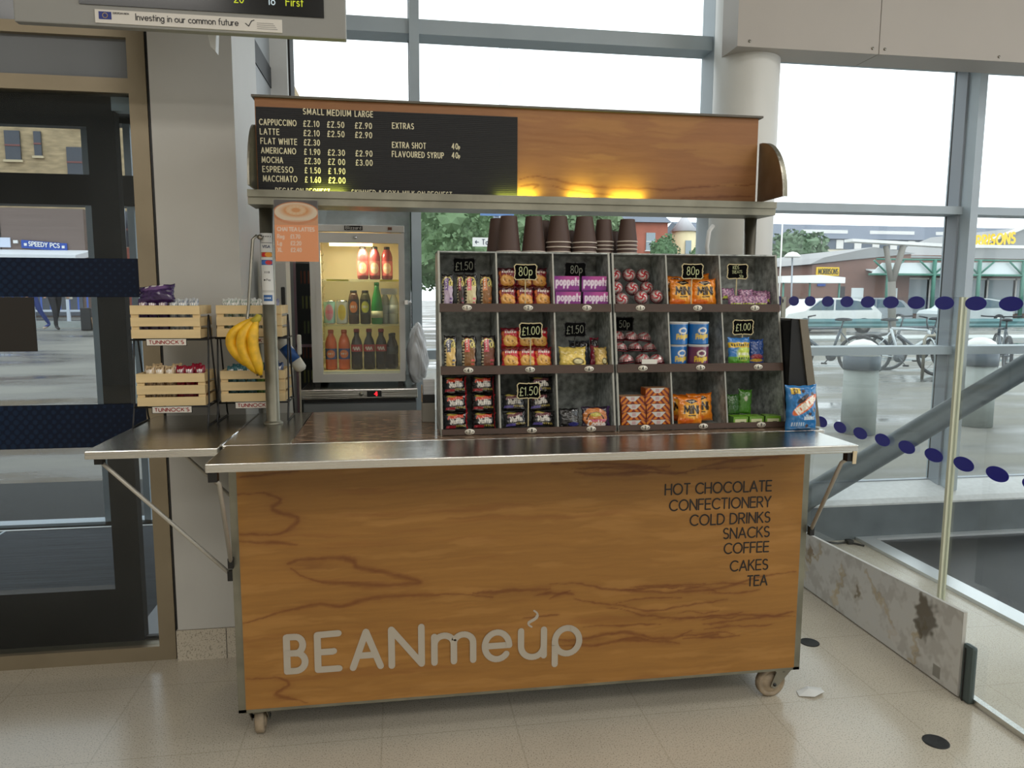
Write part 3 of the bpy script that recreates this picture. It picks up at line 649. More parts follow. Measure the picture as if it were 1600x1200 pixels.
# casters
def caster(x, y, yaw, wr=.05):
    c = MB(); M = Matrix.Translation((x, y, 0)) @ Matrix.Rotation(yaw, 4, 'Z')
    c.box((-.045, -.045, .112), (.045, .045, .121), STEEL_D, M); c.lathe([(.03, .098), (.03, .112)], (0, 0, 0), STEEL_D, 16, 'z', M=M)
    for s in (-1, 1):
        c.add([M @ Vector(v) for v in [(-.03, s * .026, .102), (.03, s * .026, .102), (.052, s * .026, .05), (.036, s * .026, .038), (.020, s * .026, .05)]] + [M @ Vector(v) for v in [(-.03, s * .029, .102), (.03, s * .029, .102), (.052, s * .029, .05), (.036, s * .029, .038), (.020, s * .029, .05)]],
              [(0, 1, 2, 3, 4), (9, 8, 7, 6, 5)] + [(i, i + 5, (i + 1) % 5 + 5, (i + 1) % 5) for i in range(5)], STEEL_D)
    c.lathe([(.006, -.032), (.006, .032)], (.036, 0, wr), BLACK, 10, 'y', M=M)
    o = c.build('caster', cart)
    wl = MB(); wl.lathe([(.012, -.020), (.03, -.018), (.036, -.010), (.041, -.012), (.046, -.016), (wr, -.011), (wr, .011), (.046, .016), (.041, .012), (.036, .010), (.03, .018), (.012, .020)], (.036, 0, wr), mat('worn_caster_tread', (150, 134, 112), .6, noise=(30, .3)), 28, 'y', M=M)
    wl.build('wheel', o)
caster(.052, .062, PI / 2 + .05, .054); caster(1.885, .062, PI + .1, .055); caster(.08, .56, .8); caster(1.84, .56, 2.2)

# ------------------------------------------------------------------ canopy carried by the posts (part of the cart)
can = cart
tr = MB().prism([(.262, 1.748), (.262, 1.772), (.255, 1.772), (.255, 1.795), (.259, 1.795), (.263, 1.778), (.40, 1.778), (.40, 1.748)], .040, 1.897, STEEL_F, 'yz')
tr.build('canopy_trough', can, label='steel trough along the foot of the sign')
VU = {'a': [(0.958, 1.858), (1.015, 1.866), (1.108, 1.849), (1.225, 1.838), (1.391, 1.836), (1.512, 1.832), (1.609, 1.844), (1.825, 1.865)], 'b': [(0.959, 1.832), (0.993, 1.837), (1.023, 1.836), (1.004, 1.824)], 'c': [(1.073, 1.835), (1.155, 1.819), (1.296, 1.809)], 'd': [(1.537, 1.801), (1.684, 1.813), (1.826, 1.824)]}
hb = MB().box((.068, .301, 1.778), (1.832, .52, 2.094), mat('canopy_ply', (120, 82, 46), .6))
hb.painted(lambda U, V: (.066 + 1.768 * U, 0 * U + .2985, 1.778 + .318 * V), lambda U, V: wood(U, V, .066, 1.834, 1.778, 2.096, VU, {}, (148, 101, 62)), 420, 80, WOODM)
hb.build('sign_board', can, label='beech veneer fascia of the canopy')
MB().box((.058, .285, 2.096), (1.846, .53, 2.103), mat('canopy_roof_sheet', (96, 92, 84), .5, .4)).build('canopy_roof', can)
LB = mat('ribbed_letter_board', (17, 17, 20), .6, noise=(120, .3, (1, 1, 12)))
lb = MB()
lb.box((.070, .292, 1.778), (.942, .298, 2.066), LB)
for k in range(46): lb.box((.072, .2905, 1.782 + k * .0062), (.94, .292, 1.7845 + k * .0062), LB)
lbo = lb.build('letter_board', can, label='black ribbed letter board with cream price letters')
LT = mat('cream_plastic_letters', (218, 210, 178), .5)
tx = MB(); H = .0178
def board(s, x, z, h=H, fit=None):
    st, L = text_strokes(s, h, .62, .30, .5); k = (fit / L) if fit else 1
    ribbon(tx, [[(x + a * k, z - h / 2 + b) for a, b in p] for p in st], h * .165, LT, lambda a, b: (a, .2895, b))
board('SMALL', .222, 2.056, fit=.066); board('MEDIUM', .299, 2.055, fit=.077); board('LARGE', .390, 2.055, fit=.058)
rows = [('CAPPUCCINO', '£Z.10', '£Z.50', '£Z.90', .117), ('LATTE', '£2.10', '£2.50', '£2.90', .060), ('FLAT WHITE', '£Z.30', None, None, .115), ('AMERICANO', '£ 1.90', '£2.30', '£2.90', .110), ('MOCHA', '£Z.30', '£Z 00', '£3.00', .066), ('ESPRESSO', '£ 1.50', '£ 1.90', None, .097), ('MACCHIATO', '£ 1.60', '£2.00', None, .108)]
for i, (n, a, b, c, f) in enumerate(rows):
    z = 2.017 - i * .0302
    board(n, .081 + i * .001, z, fit=f); board(a, .222, z, fit=.050)
    if b: board(b, .299, z, fit=.054)
    if c: board(c, .390, z, fit=.054)
board('EXTRAS', .513, 2.021, fit=.071); board('EXTRA SHOT', .512, 1.958, fit=.112); board('FLAVOURED SYRUP', .511, 1.928, fit=.174)
for z in (1.960, 1.930): board('40', .714, z, fit=.020); board('p', .737, z - .001, .013)
board('DECAF ON REQUEST', .125, 1.797, fit=.176); board('SKIMMED & SOYA MILK ON REQUEST', .374, 1.797, fit=.338)
tx.build('price_letters', lbo, label='cream price letters')
# quarter-round end wings
for x0, x1 in ((.060, .066), (1.842, 1.848)):
    dp = .185 if x0 > 1 else .14
    pr = [(.30, 1.796), (.30 - dp, 1.796)] + [(.30 - dp * math.cos(t), 1.796 + .212 * math.sin(t)) for t in np.linspace(0.05, PI / 2, 14)]
    wg = MB().prism(pr, x0, x1, STEEL_D, 'yz'); wg.prism([(a + (.004 if a < .299 else 0), b) for a, b in pr[1:]] + [(a, b - .006) for a, b in pr[1:]][::-1], x0 - .004, x1 + .004, STEEL_F, 'yz') if False else None
    xo = x1 if x0 > 1 else x0 - .012
    arcp = [(.30 - dp * math.cos(t), 1.796 + .212 * math.sin(t)) for t in np.linspace(0.0, PI / 2, 14)]
    vs = [(xo, a, b) for a, b in arcp] + [(xo + .012, a, b) for a, b in arcp]; n = len(arcp)
    if x0 > 1: wg.add(vs, [(i, i + 1, n + i + 1, n + i) for i in range(n - 1)], STEEL_F, True)
    wg.build('canopy_wing', can)
# warm strip lamps lying in the trough below the fascia
LAMP = mat('warm_lamp_tube', (250, 230, 90), .5, emit=((246, 232, 80), 5))
for x, ln in ((.30, .10), (.94, .14), (1.17, .08), (1.34, .12)):
    lo = MB().tube([(x - ln / 2, .281, 1.787), (x + ln / 2, .281, 1.787)], .005, LAMP, 8).build('strip_lamp', can)
    l = bpy.data.lights.new('strip_lamp_light', 'AREA'); l.shape = 'RECTANGLE'; l.size = ln; l.size_y = .02; l.energy = .30; l.color = (.92, 1, .12)
    q = bpy.data.objects.new('strip_lamp_light', l); COL.objects.link(q); q.location = (x, .277, 1.796); q.rotation_euler = (PI - .35, 0, 0)

# ------------------------------------------------------------------ tiered display units on the counter
ZINC = mat('dark_mottled_zinc', (172, 177, 174), .5, .12, noise=(42, .55))
ZEDGE = mat('zinc_edge', (150, 150, 142), .45, .7)
LIPW = mat('dark_stained_wood', (66, 44, 30), .5, noise=(20, .25, (.3, 1, 1)))
TAG = mat('enamel_tag', (226, 220, 204), .35)
def yf(z): return .06 + (z - .985) * .205
ZB = ZT + .0018
ROWS = (1.412, 1.207, 1.003)
def display_unit(x0, x1, cols, label):
    t = thing('display_unit', label, 'display stand', ((x0 + x1) / 2, .2, ZB))
    for xa in (x0, x1 - .007):
        s = MB().prism([(yf(ZB) + .003, ZB), (yf(1.6) + .003, 1.6), (.345, 1.6), (.345, ZB)], xa, xa + .007, ZINC, 'yz')
        s.prism([(yf(ZB), ZB), (yf(1.6), 1.6), (yf(1.6) + .003, 1.6), (yf(ZB) + .003, ZB)], xa, xa + .007, ZEDGE, 'yz').build('side_panel', t)
    MB().box((x0 + .007, .338, ZB), (x1 - .007, .345, 1.6), ZINC).build('back_panel', t)
    MB().box((x0, yf(1.6), 1.595), (x1, .345, 1.5995), ZINC).build('top_board', t)
    for xc in cols[1:-1]:
        s = MB().prism([(yf(1.0) + .005, ZB), (yf(1.595) + .005, 1.595), (.338, 1.595), (.338, ZB)], xc - .0025, xc + .0025, ZINC, 'yz')
        s.prism([(yf(1.0), ZB), (yf(1.595), 1.595), (yf(1.595) + .005, 1.595), (yf(1.0) + .005, ZB)], xc - .0028, xc + .0028, ZEDGE, 'yz').build('divider', t)
    n = 1
    for r, zf in enumerate(ROWS):
        MB().box((x0 + .007, yf(zf) - .002, zf - .006), (x1 - .007, .338, zf), ZINC).build('shelf', t)
        z0, z1 = zf - .0045 - (.010 if r < 2 else 0), zf + .013
        lpo = MB().prism([(yf(z0) - .007, z0), (yf(z1) - .007, z1), (yf(z1) - .001, z1), (yf(z0) - .001, z0)], x0 + .003, x1 - .003, LIPW, 'yz').build('lip', t, label='dark stained wooden lip')
        for c in range(3):
            cx = (cols[c] + cols[c + 1]) / 2 + (-.006, .006, .012)[c]; zz = (z0 + z1) / 2; yy = yf(zz) - .0078
            g = MB().lathe([(1, -.0012), (1, 0)], (0, 0, 0), TAG, 24, 'y', M=Matrix.Translation((cx, yy, zz)) @ Matrix.Diagonal((.0165, 1, .0098, 1)))
            for sx in (-.011, .011): g.add([(cx + sx + .0019 * math.cos(k * PI / 4), yy - .0016, zz + .0019 * math.sin(k * PI / 4)) for k in range(8)], [tuple(range(8))], BLACK)
            flat_text(g, str(n), cx, zz - .005, .010, .0022, BLACK, yy - .0017, .8, 'c')
            g.build('number_tag', lpo, label='oval enamel tag numbered %d' % n); n += 1
    return t
CL = [.658, .853, 1.048, 1.247]; CR = [1.258, 1.452, 1.650, 1.866]
display_unit(.656, 1.249, CL, 'dark zinc tiered display unit holding cakes and biscuits, beside the fridge side opening')
display_unit(1.256, 1.868, CR, 'dark zinc tiered display unit holding crisps and teacakes, beside the blue pouch')
t = thing('display_unit', 'empty black side-facing display unit behind the blue biscuit pouch', 'display stand', (1.93, .18, ZT))
sd = MB().prism([(1.873, ZT + .001), (1.967, ZT + .001), (1.899, 1.372), (1.873, 1.376)], .07, .078, mat('black_stained_side', (15, 15, 15), .6), 'xz')
sd.build('side_panel', t)
MB().prism([(1.873, ZT + .001), (1.967, ZT + .001), (1.899, 1.372), (1.873, 1.376)], .292, .30, BLACK, 'xz').build('side_panel', t)
MB().prism([(1.968, ZT + .001), (1.998, ZT + .001), (1.928, 1.374), (1.900, 1.374)], .064, .30, mat('brown_grey_edge', (120, 112, 98), .5, .3), 'xz').build('front_edge', t, label='grey metal edge')
MB().box((1.873, .08, ZT + .001), (1.88, .29, 1.37), mat('black_stained_side', (15, 15, 15), .6)).build('back_panel', t)
MB().lathe([(.010, -.003), (.014, -.003), (.014, .003), (.010, .003), (.010, -.003)], (1.937, .1, 1.345), mat('brown_ring', (92, 60, 40), .4, .5), 18, 'x').build('ring', t)

# ------------------------------------------------------------------ goods
PROTO = {}
def item(key, maker, name, label, cat, loc, rot=(0, 0, 0), group=None):
    if key not in PROTO:
        o = maker().build(name, local=True); PROTO[key] = o
    else:
        o = PROTO[key].copy(); COL.objects.link(o)
    o.location = loc; o.rotation_euler = rot; o['label'] = label; o['category'] = cat
    if group: o['group'] = group
    return o
def pouch(w, h, d, design, nu=36, nv=48, m=None, crimp=.05, back=(60, 40, 40)):
    m = m or FOIL
    def th(U, V):
        b = np.clip(np.minimum(V, 1 - V) / crimp, 0, 1)
        return d / 2 * np.clip(4 * U * (1 - U), 0, 1) ** .45 * (np.clip(4 * V * (1 - V), 0, 1) ** .4) * b + .0006
    sd = int(w * 9000 + h * 7000) % 97; nar = .07 if w > .06 else .03
    def wr(U, V): return (.0075 * fbm(U * 5 + V * 2, V * 6, sd, 3) + .003 * fbm(U * 14, V * 4, sd + 9, 2)) * np.clip(9 * U * (1 - U), 0, 1) * min(1, d / .03)
    def xs(U, V): return (U - .5) * w * (1 - nar * np.sin(PI * V)) + .0012 * np.sin(V * 23 + sd + np.sign(U - .5)) * np.abs(U - .5) * 2
    def zs(U, V): return V * h * (1 - .03 * np.sin(PI * U) * (V > .9)) + .0011 * np.sin(U * 19 + sd) * V
    def fr(U, V): return (xs(U, V), -th(U, V) + wr(U, V), zs(U, V))
    def bk(U, V): return (xs(1 - U, V), th(1 - U, V), zs(1 - U, V))
    mb = MB(); mb.painted(fr, design, nu, nv, m); mb.painted(bk, lambda U, V: full(U, back), 10, 12, m); return mb
def carton(w, h, d, design, side, top, nu=40, nv=30):
    mb = MB(); mb.painted(lambda U, V: ((U - .5) * w, 0 * U - d / 2, V * h), design, nu, nv, FOIL, False)
    mb.painted(lambda U, V: ((.5 - U) * w, 0 * U + d / 2, V * h), lambda U, V: full(U, side), 1, 1, FOIL, False)
    mb.painted(lambda U, V: ((U - .5) * w, (V - .5) * d, 0 * U + h), lambda U, V: full(U, top), 1, 1, FOIL, False)
    mb.painted(lambda U, V: ((.5 - U) * w, (V - .5) * d, 0 * U), lambda U, V: full(U, side), 1, 1, FOIL, False)
    for s in (-1, 1): mb.painted(lambda U, V: (0 * U + s * w / 2, (U - .5) * d * s, V * h), lambda U, V: full(U, side), 1, 1, FOIL, False)
    return mb
END = ('at the fridge end', 'in the middle', 'at the glass screen end')

def d_slab(stripe, paper, back=(22, 16, 18)):
    def f(U, V):
        C = full(U, back); asp = .4
        C = over(C, rect(U, V, .16, .90, .02, .62), paper)
        C = over(C, rect(U, V, .02, .14, .04, .9) * (np.sin(V * 70) > -.2), (190, 180, 150))
        C = over(C, rect(U, V, .20, .50, .50, .92), stripe)
        C = over(C, rect(U, V, .30, .38, .55, .88) * (np.sin(V * 90) > 0), (230, 220, 210))
        r = np.hypot((U - .45) / .45, (V - .62) / .28); C = over(C, (np.abs(r - 1) < .07).astype(float) * (V > .6), (222, 206, 120))
        C = over(C, ell(U, V, .70, .70, .14, .09), (214, 196, 96)); C = over(C, rect(U, V, .66, .74, .66, .74), (30, 24, 20))
        C = over(C, rect(U, V, .62, .84, .1, .3) * (np.sin(V * 60) > 0), stripe)
        n = np.sin(U * 47 + 9 * np.sin(V * 23)) * np.sin(V * 61 + U * 13)
        return C * (1 + .12 * n[..., None])
    return f
slabs = [('purple', .690, 1.412, .040, (110, 80, 140), (190, 170, 190), 'slab cake with a purple stripe and picture front'), ('mauve', .733, 1.412, .026, (150, 40, 60), (60, 44, 36), 'narrow dark slab cake with a pink-red top'), ('pink', .768, 1.412, .043, (222, 96, 110), (220, 206, 160), 'cream slab cake with a pink stripe'), ('orange', .821, 1.412, .043, (206, 120, 50), (150, 104, 60), 'brown slab cake with an orange stripe'),
         ('grey', .694, 1.207, .042, (96, 100, 116), (226, 190, 112), 'yellow slab cake with a grey stripe'), ('coral', .757, 1.207, .050, (214, 92, 84), (136, 96, 56), 'nutty brown slab cake with a coral stripe'), ('rose', .822, 1.207, .050, (206, 84, 100), (128, 80, 62), 'brown slab cake with a rose stripe')]
for k, x, zf, w, s, p, lb in slabs:
    item('slab_' + k, lambda: pouch(w, .112, .024, d_slab(s, p), 22, 50, crimp=.03, back=(24, 18, 20)), 'cake_slab', lb + (' on the top tier' if zf > 1.4 else ' on the middle tier'), 'cake', (x, yf(zf) + .035, zf + .001), (-.12, 0, .0), 'wrapped cake slabs')
def d_cookie(base, dark, disc):
    def f(U, V):
        C = full(U, base); C = over(C, rect(U, V, 0, 1, .78, 1), dark)
        C = over(C, rect(U, V, .18, .86, .70, .80) * (np.sin(U * 60) > -.3), (236, 226, 214))
        for cx, cy, r in ((.40, .34, .30), (.66, .30, .28)):
            C = over(C, ell(U, V, cx, cy, r, r * .92, .12), disc); C = over(C, ell(U, V, cx - .06, cy + .05, r * .55, r * .5, .9) * .5, (248, 206, 130))
            for k in range(7): C = over(C, ell(U, V, cx + r * .6 * math.cos(k * 2.4) * (k % 3) / 3, cy + r * .6 * math.sin(k * 2.4) * (k % 3) / 3, .04, .04, .5) * .5, (120, 64, 26))
        return over(C, rect(U, V, .05, .16, .5, .8), (214, 120, 60))
    return f
def packs(key, base, dark, disc, zf, xs, lowz, word, tier, w=.062, h=.070):
    n = 0
    mk = lambda: pouch(w, h, .034, d_cookie(base, dark, disc), back=dark)
    for r, (row, dz, dy) in enumerate((('lower', 0, .022), ('upper', h * .93, .062))):
        for i, x in enumerate(xs):
            item(key, mk, 'biscuit_pack', '%s biscuit pack, %s row, %s tier, %s' % (word, row, tier, END[i]), 'biscuits', (x + (r * .004 if i < 2 else -.006 * r), yf(zf) + dy + .01, zf + .002 + dz), (-.16, .02 * (i - 1), .05 * (i - 1)), 'packs of round biscuits')
packs('cookie_a', (128, 26, 36), (66, 12, 22), (224, 156, 72), 1.412, (.892, .952, 1.012), 0, 'maroon', 'top')
packs('cookie_b', (196, 34, 46), (112, 16, 32), (232, 176, 84), 1.207, (.897, .953, 1.008), 0, 'bright red', 'middle')
def d_box(U, V):
    C = full(U, (134, 40, 134)); C = over(C, ell(U, V, .8, .9, .5, .3, .8) * .5, (214, 90, 160)); C = over(C, rect(U, V, 0, 1, 0, .10), (96, 24, 104))
    return paint_text(C, U, V, 'poppets', .08, .42, .50, (240, 226, 240), 1.6, .085, .62)
for r in range(2):
    for i, x in enumerate((1.099, 1.196)):
        item('sweet_box', lambda: carton(.088, .053, .03, d_box, (110, 30, 114), (160, 60, 150)), 'sweet_carton', 'purple sweet carton, %s of the pair stacked %s' % (('lower', 'upper')[r], ('beside the biscuit packs', 'beside the unit edge')[i]), 'sweets', (x + r * -.002, yf(1.412) + .030 + .014 * r, 1.4125 + .0535 * r), (0, 0, .03 * (i - .5)), 'purple sweet cartons')
# sandwich-like wedges in the third bin of the middle tier
def d_plain(base, text, trgb, spots):
    def f(U, V):
        C = full(U, base)
        for cx, cy, rx, ry, c in spots: C = over(C, ell(U, V, cx, cy, rx, ry, .3), c)
        n = np.sin(U * 33 + 5 * V) * np.sin(V * 27 + 3 * U); C = C * (1 + .12 * n[..., None])
        return paint_text(C, U, V, text, .5, .12, .26, trgb, 1.4, .05, .8, center=True) if text else C
    return f
wedge = [((206, 180, 90), 1.112, .095, .072, 'golden', .030), ((70, 74, 84), 1.150, .075, .092, 'dark grey', .075), ((120, 20, 44), 1.193, .030, .104, 'narrow crimson', .045), ((190, 160, 90), 1.214, .045, .070, 'pale yellow', .030)]
for i, (c, x, w, h, nm, dy) in enumerate(wedge):
    item('wedge%d' % i, lambda: pouch(w, h, .03, d_plain(c, '', (240, 230, 200), [(.55, .3, .5, .3, tuple(min(255, int(q * 1.15)) for q in c)), (.7, .25, .22, .16, (30, 24, 20)), (.7, .25, .17, .11, (226, 214, 160))] if i in (0, 3) else [(.5, .8, .5, .15, (30, 26, 28))]), back=(30, 26, 28)), 'flapjack_pack', '%s wrapped flapjack lying behind the 6 tag on the middle tier' % nm, 'cake', (x, yf(1.207) + dy, 1.209), (-.30, .05 if i == 2 else 0, .05 * (i - 1.5)), 'wrapped flapjacks')
# muffin packs on the bottom tier
def d_muffin(top, strip, side):
    def f(U, V):
        C = full(U, (16, 13, 14))
        C = over(C, ell(U, V, .35, .9, .2, .08, .4) * .7, (206, 186, 90))
        C = paint_text(C, U, V, 'BLACKTHORN' if False else 'CHOCOLATE', .5, .60, .17, top, 1.45, .05, .62, .08, True) if False else over(C, stroke_mask(U * 1.45, V, [[(.25 + k * .11, .66 + k * .012), (.29 + k * .11, .80 + k * .012)] for k in range(9)], .07, .03), top)
        C = paint_text(C, U, V, 'Muffin', .53, .38, .27, (222, 216, 204), 1.45, .06, .78, .08, True)
        C = over(C, rect(U, V, .08, .46, .16, .30), strip); C = over(C, rect(U, V, .50, .92, .20, .32) * (np.sin(U * 80) > -.2), (170, 150, 70))
        return over(C, rect(U, V, .93, 1, 0, 1), side)
    return f
mk_r = lambda: pouch(.082, .060, .040, d_muffin((224, 74, 40), (150, 30, 40), (150, 18, 30)), 50, 36, back=(16, 13, 14))
mk_p = lambda: pouch(.080, .058, .040, d_muffin((130, 80, 84), (84, 74, 140), (24, 20, 24)), 50, 36, back=(16, 13, 14))
for r in range(3):
    for i, x in enumerate((.708, .801)):
        item('muffin_r', mk_r, 'muffin_pack', 'red lettered black muffin pack, %s of three, stack %s' % (('bottom', 'middle', 'top')[r], ('at the open end', 'beside the divider')[i]), 'muffins', (x, yf(1.003) + .034 + .020 * r, 1.004 + .0585 * r), (-.2, .04 * (i - .5), .04), 'red lettered muffin packs')
for i, (x, dy, dz, rz) in enumerate(((.909, .034, 0, .06), (.905, .055, .057, -.06), (1.000, .034, 0, -.04), (.997, .055, .056, .06), (1.004, .080, .112, 0))):
    item('muffin_p', mk_p, 'muffin_pack', 'black muffin pack with purple strip, %s' % ('bottom pack before the stake', 'second pack before the stake', 'bottom pack past the stake', 'second pack past the stake', 'topmost pack behind the price sign')[i], 'muffins', (x, yf(1.003) + dy, 1.0075 + dz), (-.22, .06 * ((i % 3) - 1), rz), 'purple strip muffin packs')
item('darkpack', lambda: pouch(.074, .070, .03, d_plain((26, 24, 24), '', (0, 0, 0), [(.72, .42, .2, .16, (70, 66, 60)), (.7, .2, .26, .1, (50, 50, 110))]), back=(20, 18, 18)), 'biscuit_pack', 'black wrapped biscuit pack next to the orange cookie pack', 'biscuits', (1.092, yf(1.003) + .03, 1.004), (-.2, 0, .05))
def d_big(U, V):
    C = full(U, (46, 34, 52)); C = over(C, ell(U, V, .45, .5, .44, .44, .08), (196, 116, 50)); C = over(C, ell(U, V, .35, .66, .2, .14, .9) * .5, (226, 150, 76))
    r = np.hypot((U - .46) / .30, (V - .38) / .32); C = over(C, ((np.abs(r - 1) < .07) & (V > .38)).astype(float), (24, 18, 20)); C = over(C, ell(U, V, .48, .60, .2, .10, .2), (196, 180, 70))
    C = over(C, rect(U, V, .24, .84, .28, .40) * (np.sin(U * 70) > -.5), (206, 96, 130)); C = paint_text(C, U, V, 'Cookie', .5, .06, .26, (236, 226, 220), 1.4, .06, .8, center=True)
    return over(C, rect(U, V, .9, 1, 0, 1), (60, 36, 84))
item('bigcookie', lambda: pouch(.100, .074, .03, d_big, 56, 42, back=(46, 34, 52)), 'cookie_pack', 'clear pack with one large orange cookie behind the 9 tag', 'cookie', (1.186, yf(1.003) + .030, 1.004), (-.2, 0, -.05))

# foil teacakes
def dome(R, h, axis):
    def fn(U, V):
        a = U * 2 * PI; r = V * R * 1.0; z = h * np.sqrt(np.clip(1 - (V * .98) ** 2, 0, 1)) + .0012 * np.sin(a * 14) * V
        return (r * np.cos(a), -z, r * np.sin(a)) if axis == 'y' else (r * np.cos(a), r * np.sin(a), z)
    def ds(U, V):
        C = full(U, (196, 186, 182)); s = np.sin(U * 2 * PI * 4 + V * 9); C = over(C, np.clip(s * 4 + .6, 0, 1) * (V < .86), (178, 26, 40))
        C = over(C, (V < .22).astype(float), (150, 20, 32)); C = over(C, np.clip((V - .84) / .05, 0, 1), (120, 30, 40)); s2 = np.sin(U * 2 * PI * 22)
        return over(C, np.clip(s2 * 3, 0, 1) * (V > .5) * .4, (232, 226, 222))
    mb = MB(); mb.painted(fn, ds, 48, 16, mat('teacake_foil', attr=True, rough=.3, metal=.35))
    ring = [(R * 1.0, 0), (R * 1.08, .001), (R * 1.05, .004), (R * .98, .004)]
    mb.lathe([(r, z - .002) for r, z in ring], (0, 0, 0), mat('teacake_skirt', (96, 24, 34), .35, .4), 24, 'z', M=Matrix.Rotation(PI / 2, 4, 'X') if axis == 'y' else None)
    if axis == 'y': mb.lathe([(R, 0), (R * .8, .012), (0, .013)], (0, 0, 0), mat('foil_back', (150, 140, 140), .35, .6), 20, 'y')
    else: mb.lathe([(R, -.002), (0, -.003)], (0, 0, 0), mat('foil_back', (150, 140, 140), .35, .6), 20)
    return mb
pos = [(1.291, 1.527), (1.345, 1.527), (1.397, 1.526), (1.291, 1.480), (1.350, 1.478), (1.404, 1.480), (1.300, 1.4395), (1.368, 1.447), (1.424, 1.450)]
for i, (x, z) in enumerate(pos):
    item('tc_y', lambda: dome(.0235, .018, 'y'), 'teacake', 'red swirled teacake facing outward, top tier, %s row, %s' % (('upper', 'middle', 'lower')[i // 3], END[i % 3]), 'teacake', (x, yf(1.412) + .045 + (.07, .045, .008)[i // 3] - (.012 if i in (7, 8) else 0), z), (-.25, 0, 0), 'outward facing teacakes')
pos = [(1.296, 1.302), (1.346, 1.300), (1.394, 1.297), (1.297, 1.263), (1.353, 1.262), (1.406, 1.260), (1.305, 1.225), (1.364, 1.226), (1.414, 1.224)]
for i, (x, z) in enumerate(pos):
    item('tc_z', lambda: dome(.027, .030, 'z'), 'teacake', 'red and silver domed teacake, middle tier pile, %s row, %s' % (('upper', 'middle', 'lower')[i // 3], END[i % 3]), 'teacake', (x, yf(1.207) + .04 + (.085, .055, .0)[i // 3], z - .004), (.15, 0, i * .7), 'piled teacakes')
MB().box((1.348, yf(1.207) + .000, 1.209), (1.402, yf(1.207) + .003, 1.236), mat('white_card', (226, 224, 214), .6)).build('card', loc=(1.375, .11, 1.209), label='small blank white card before the piled teacakes', cat='card')
# orange snack bags
def d_mini(U, V):
    C = full(U, (232, 134, 26)); C = over(C, ell(U, V, .5, .5, .36, .30, .5) * .8, (238, 186, 60)); C = over(C, rect(U, V, 0, 1, .93, 1), (206, 104, 20))
    q = np.abs(U - .5) / .30 + np.abs(V - .82) / .09; C = over(C, (q < 1).astype(float), (22, 18, 20)); C = over(C, rect(U, V, .36, .64, .81, .83), (220, 200, 160))
    st, L = text_strokes('MINI', .26, .9, .2); C = over(C, stroke_mask(U * .85, V, [[(.425 - L / 2 + a, .40 + b) for a, b in p] for p in st], .062, .025), (20, 16, 18))
    C = over(C, rect(U, V, .34, .66, .30, .33), (40, 30, 30)); return over(C, ell(U, V, .3, .12, .3, .10, .3), (222, 104, 30))
mk_mini = lambda: pouch(.092, .098, .04, d_mini, 52, 56, back=(226, 128, 24))
for i, (x, z, dy, rot, lb) in enumerate(((1.514, 1.413, .032, .06, 'orange snack bag in front on the top tier, before the stake'), (1.597, 1.413, .030, -.05, 'orange snack bag in front on the top tier, past the stake'), (1.506, 1.425, .085, .10, 'orange snack bag peeping from behind on the top tier, before the stake'), (1.596, 1.432, .085, -.12, 'orange snack bag peeping from behind on the top tier, under the price sign'),
                                       (1.522, 1.004, .028, .12, 'orange snack bag in front on the bottom tier'), (1.577, 1.010, .068, -.12, 'orange snack bag leaning behind another on the bottom tier'), (1.509, 1.004, .10, .3, 'orange snack bag at the back corner of the bottom tier'))):
    zf = 1.412 if z > 1.3 else 1.003
    item('mini', mk_mini, 'snack_bag', lb, 'snack bag', (x, yf(zf) + dy, z + .004), (-.16, rot * .25, rot * .6), 'orange snack bags')
# children's sweet bags
def d_kid(U, V):
    C = full(U, (150, 92, 128)); n = np.sin(U * 23 + 3 * np.sin(V * 11)) * np.sin(V * 19 + U * 5); C = over(C, np.clip(n * 2, 0, 1) * .6, (206, 166, 190)); C = over(C, np.clip(-n * 2 - .5, 0, 1), (70, 50, 90))
    st = [[(.1 + .16 * k, .12), (.16 + .16 * k, .28), (.22 + .16 * k, .12)] for k in range(5)]; return over(C, stroke_mask(U, V, st, .08, .04), (190, 210, 40))
for i, (x, dy, dz, rz) in enumerate(((1.712, .020, 0, .1), (1.760, .022, 0, -.1), (1.806, .020, 0, .05), (1.828, .046, .014, -.1), (1.700, .060, .026, .2), (1.770, .062, .022, .0), (1.822, .062, .018, -.2))):
    item('kid', lambda: pouch(.058, .044, .022, d_kid, 30, 24, back=(170, 80, 120)), 'sweet_bag', 'small pink sweet bag, %s' % ('front of the heap at the divider', 'second along the front of the heap', 'third along the front of the heap', 'front of the heap at the unit end', 'propped up behind at the divider', 'propped up behind in the middle', 'propped up behind at the unit end')[i], 'sweets', (x, yf(1.412) + dy, 1.413 + dz), (-.25, 0, rz), 'small pink sweet bags')
# crisp tubs
def tub(body, key):
    def mk():
        mb = MB(); R, h = .036, .076
        def ds(U, V):
            C = full(U, body); a = (U * 2 * PI); X = (U - .75) * 2 * PI * R / h
            C = over(C, ell(U, V, .75 + .00, .62, .075, .15, .15), (236, 230, 216)); C = over(C, ell(U, V, .75, .62, .05, .09, .2), body)
            st, L = text_strokes('Pringles', .22, .62, .14); k = .62 / L
            C = over(C, stroke_mask(X, V, [[(-.31 + p * k, .24 + .12 * p * k + q) for p, q in s] for s in st], .05, .03), (232, 196, 40))
            return over(C, np.clip((V - .9) / .04, 0, 1), (206, 206, 204))
        mb.painted(lambda U, V: (R * np.cos(U * 2 * PI), R * np.sin(U * 2 * PI), V * h), ds, 96, 30, FOIL)
        mb.lathe([(0, .0), (R, .0)], (0, 0, 0), STEEL_D, 24); mb.lathe([(R + .001, h - .003), (R + .001, h + .001), (R - .004, h + .001), (R - .005, h - .001), (0, h - .001)], (0, 0, 0), mat('tub_lid', (214, 214, 210), .4), 28)
        return mb
    return mk
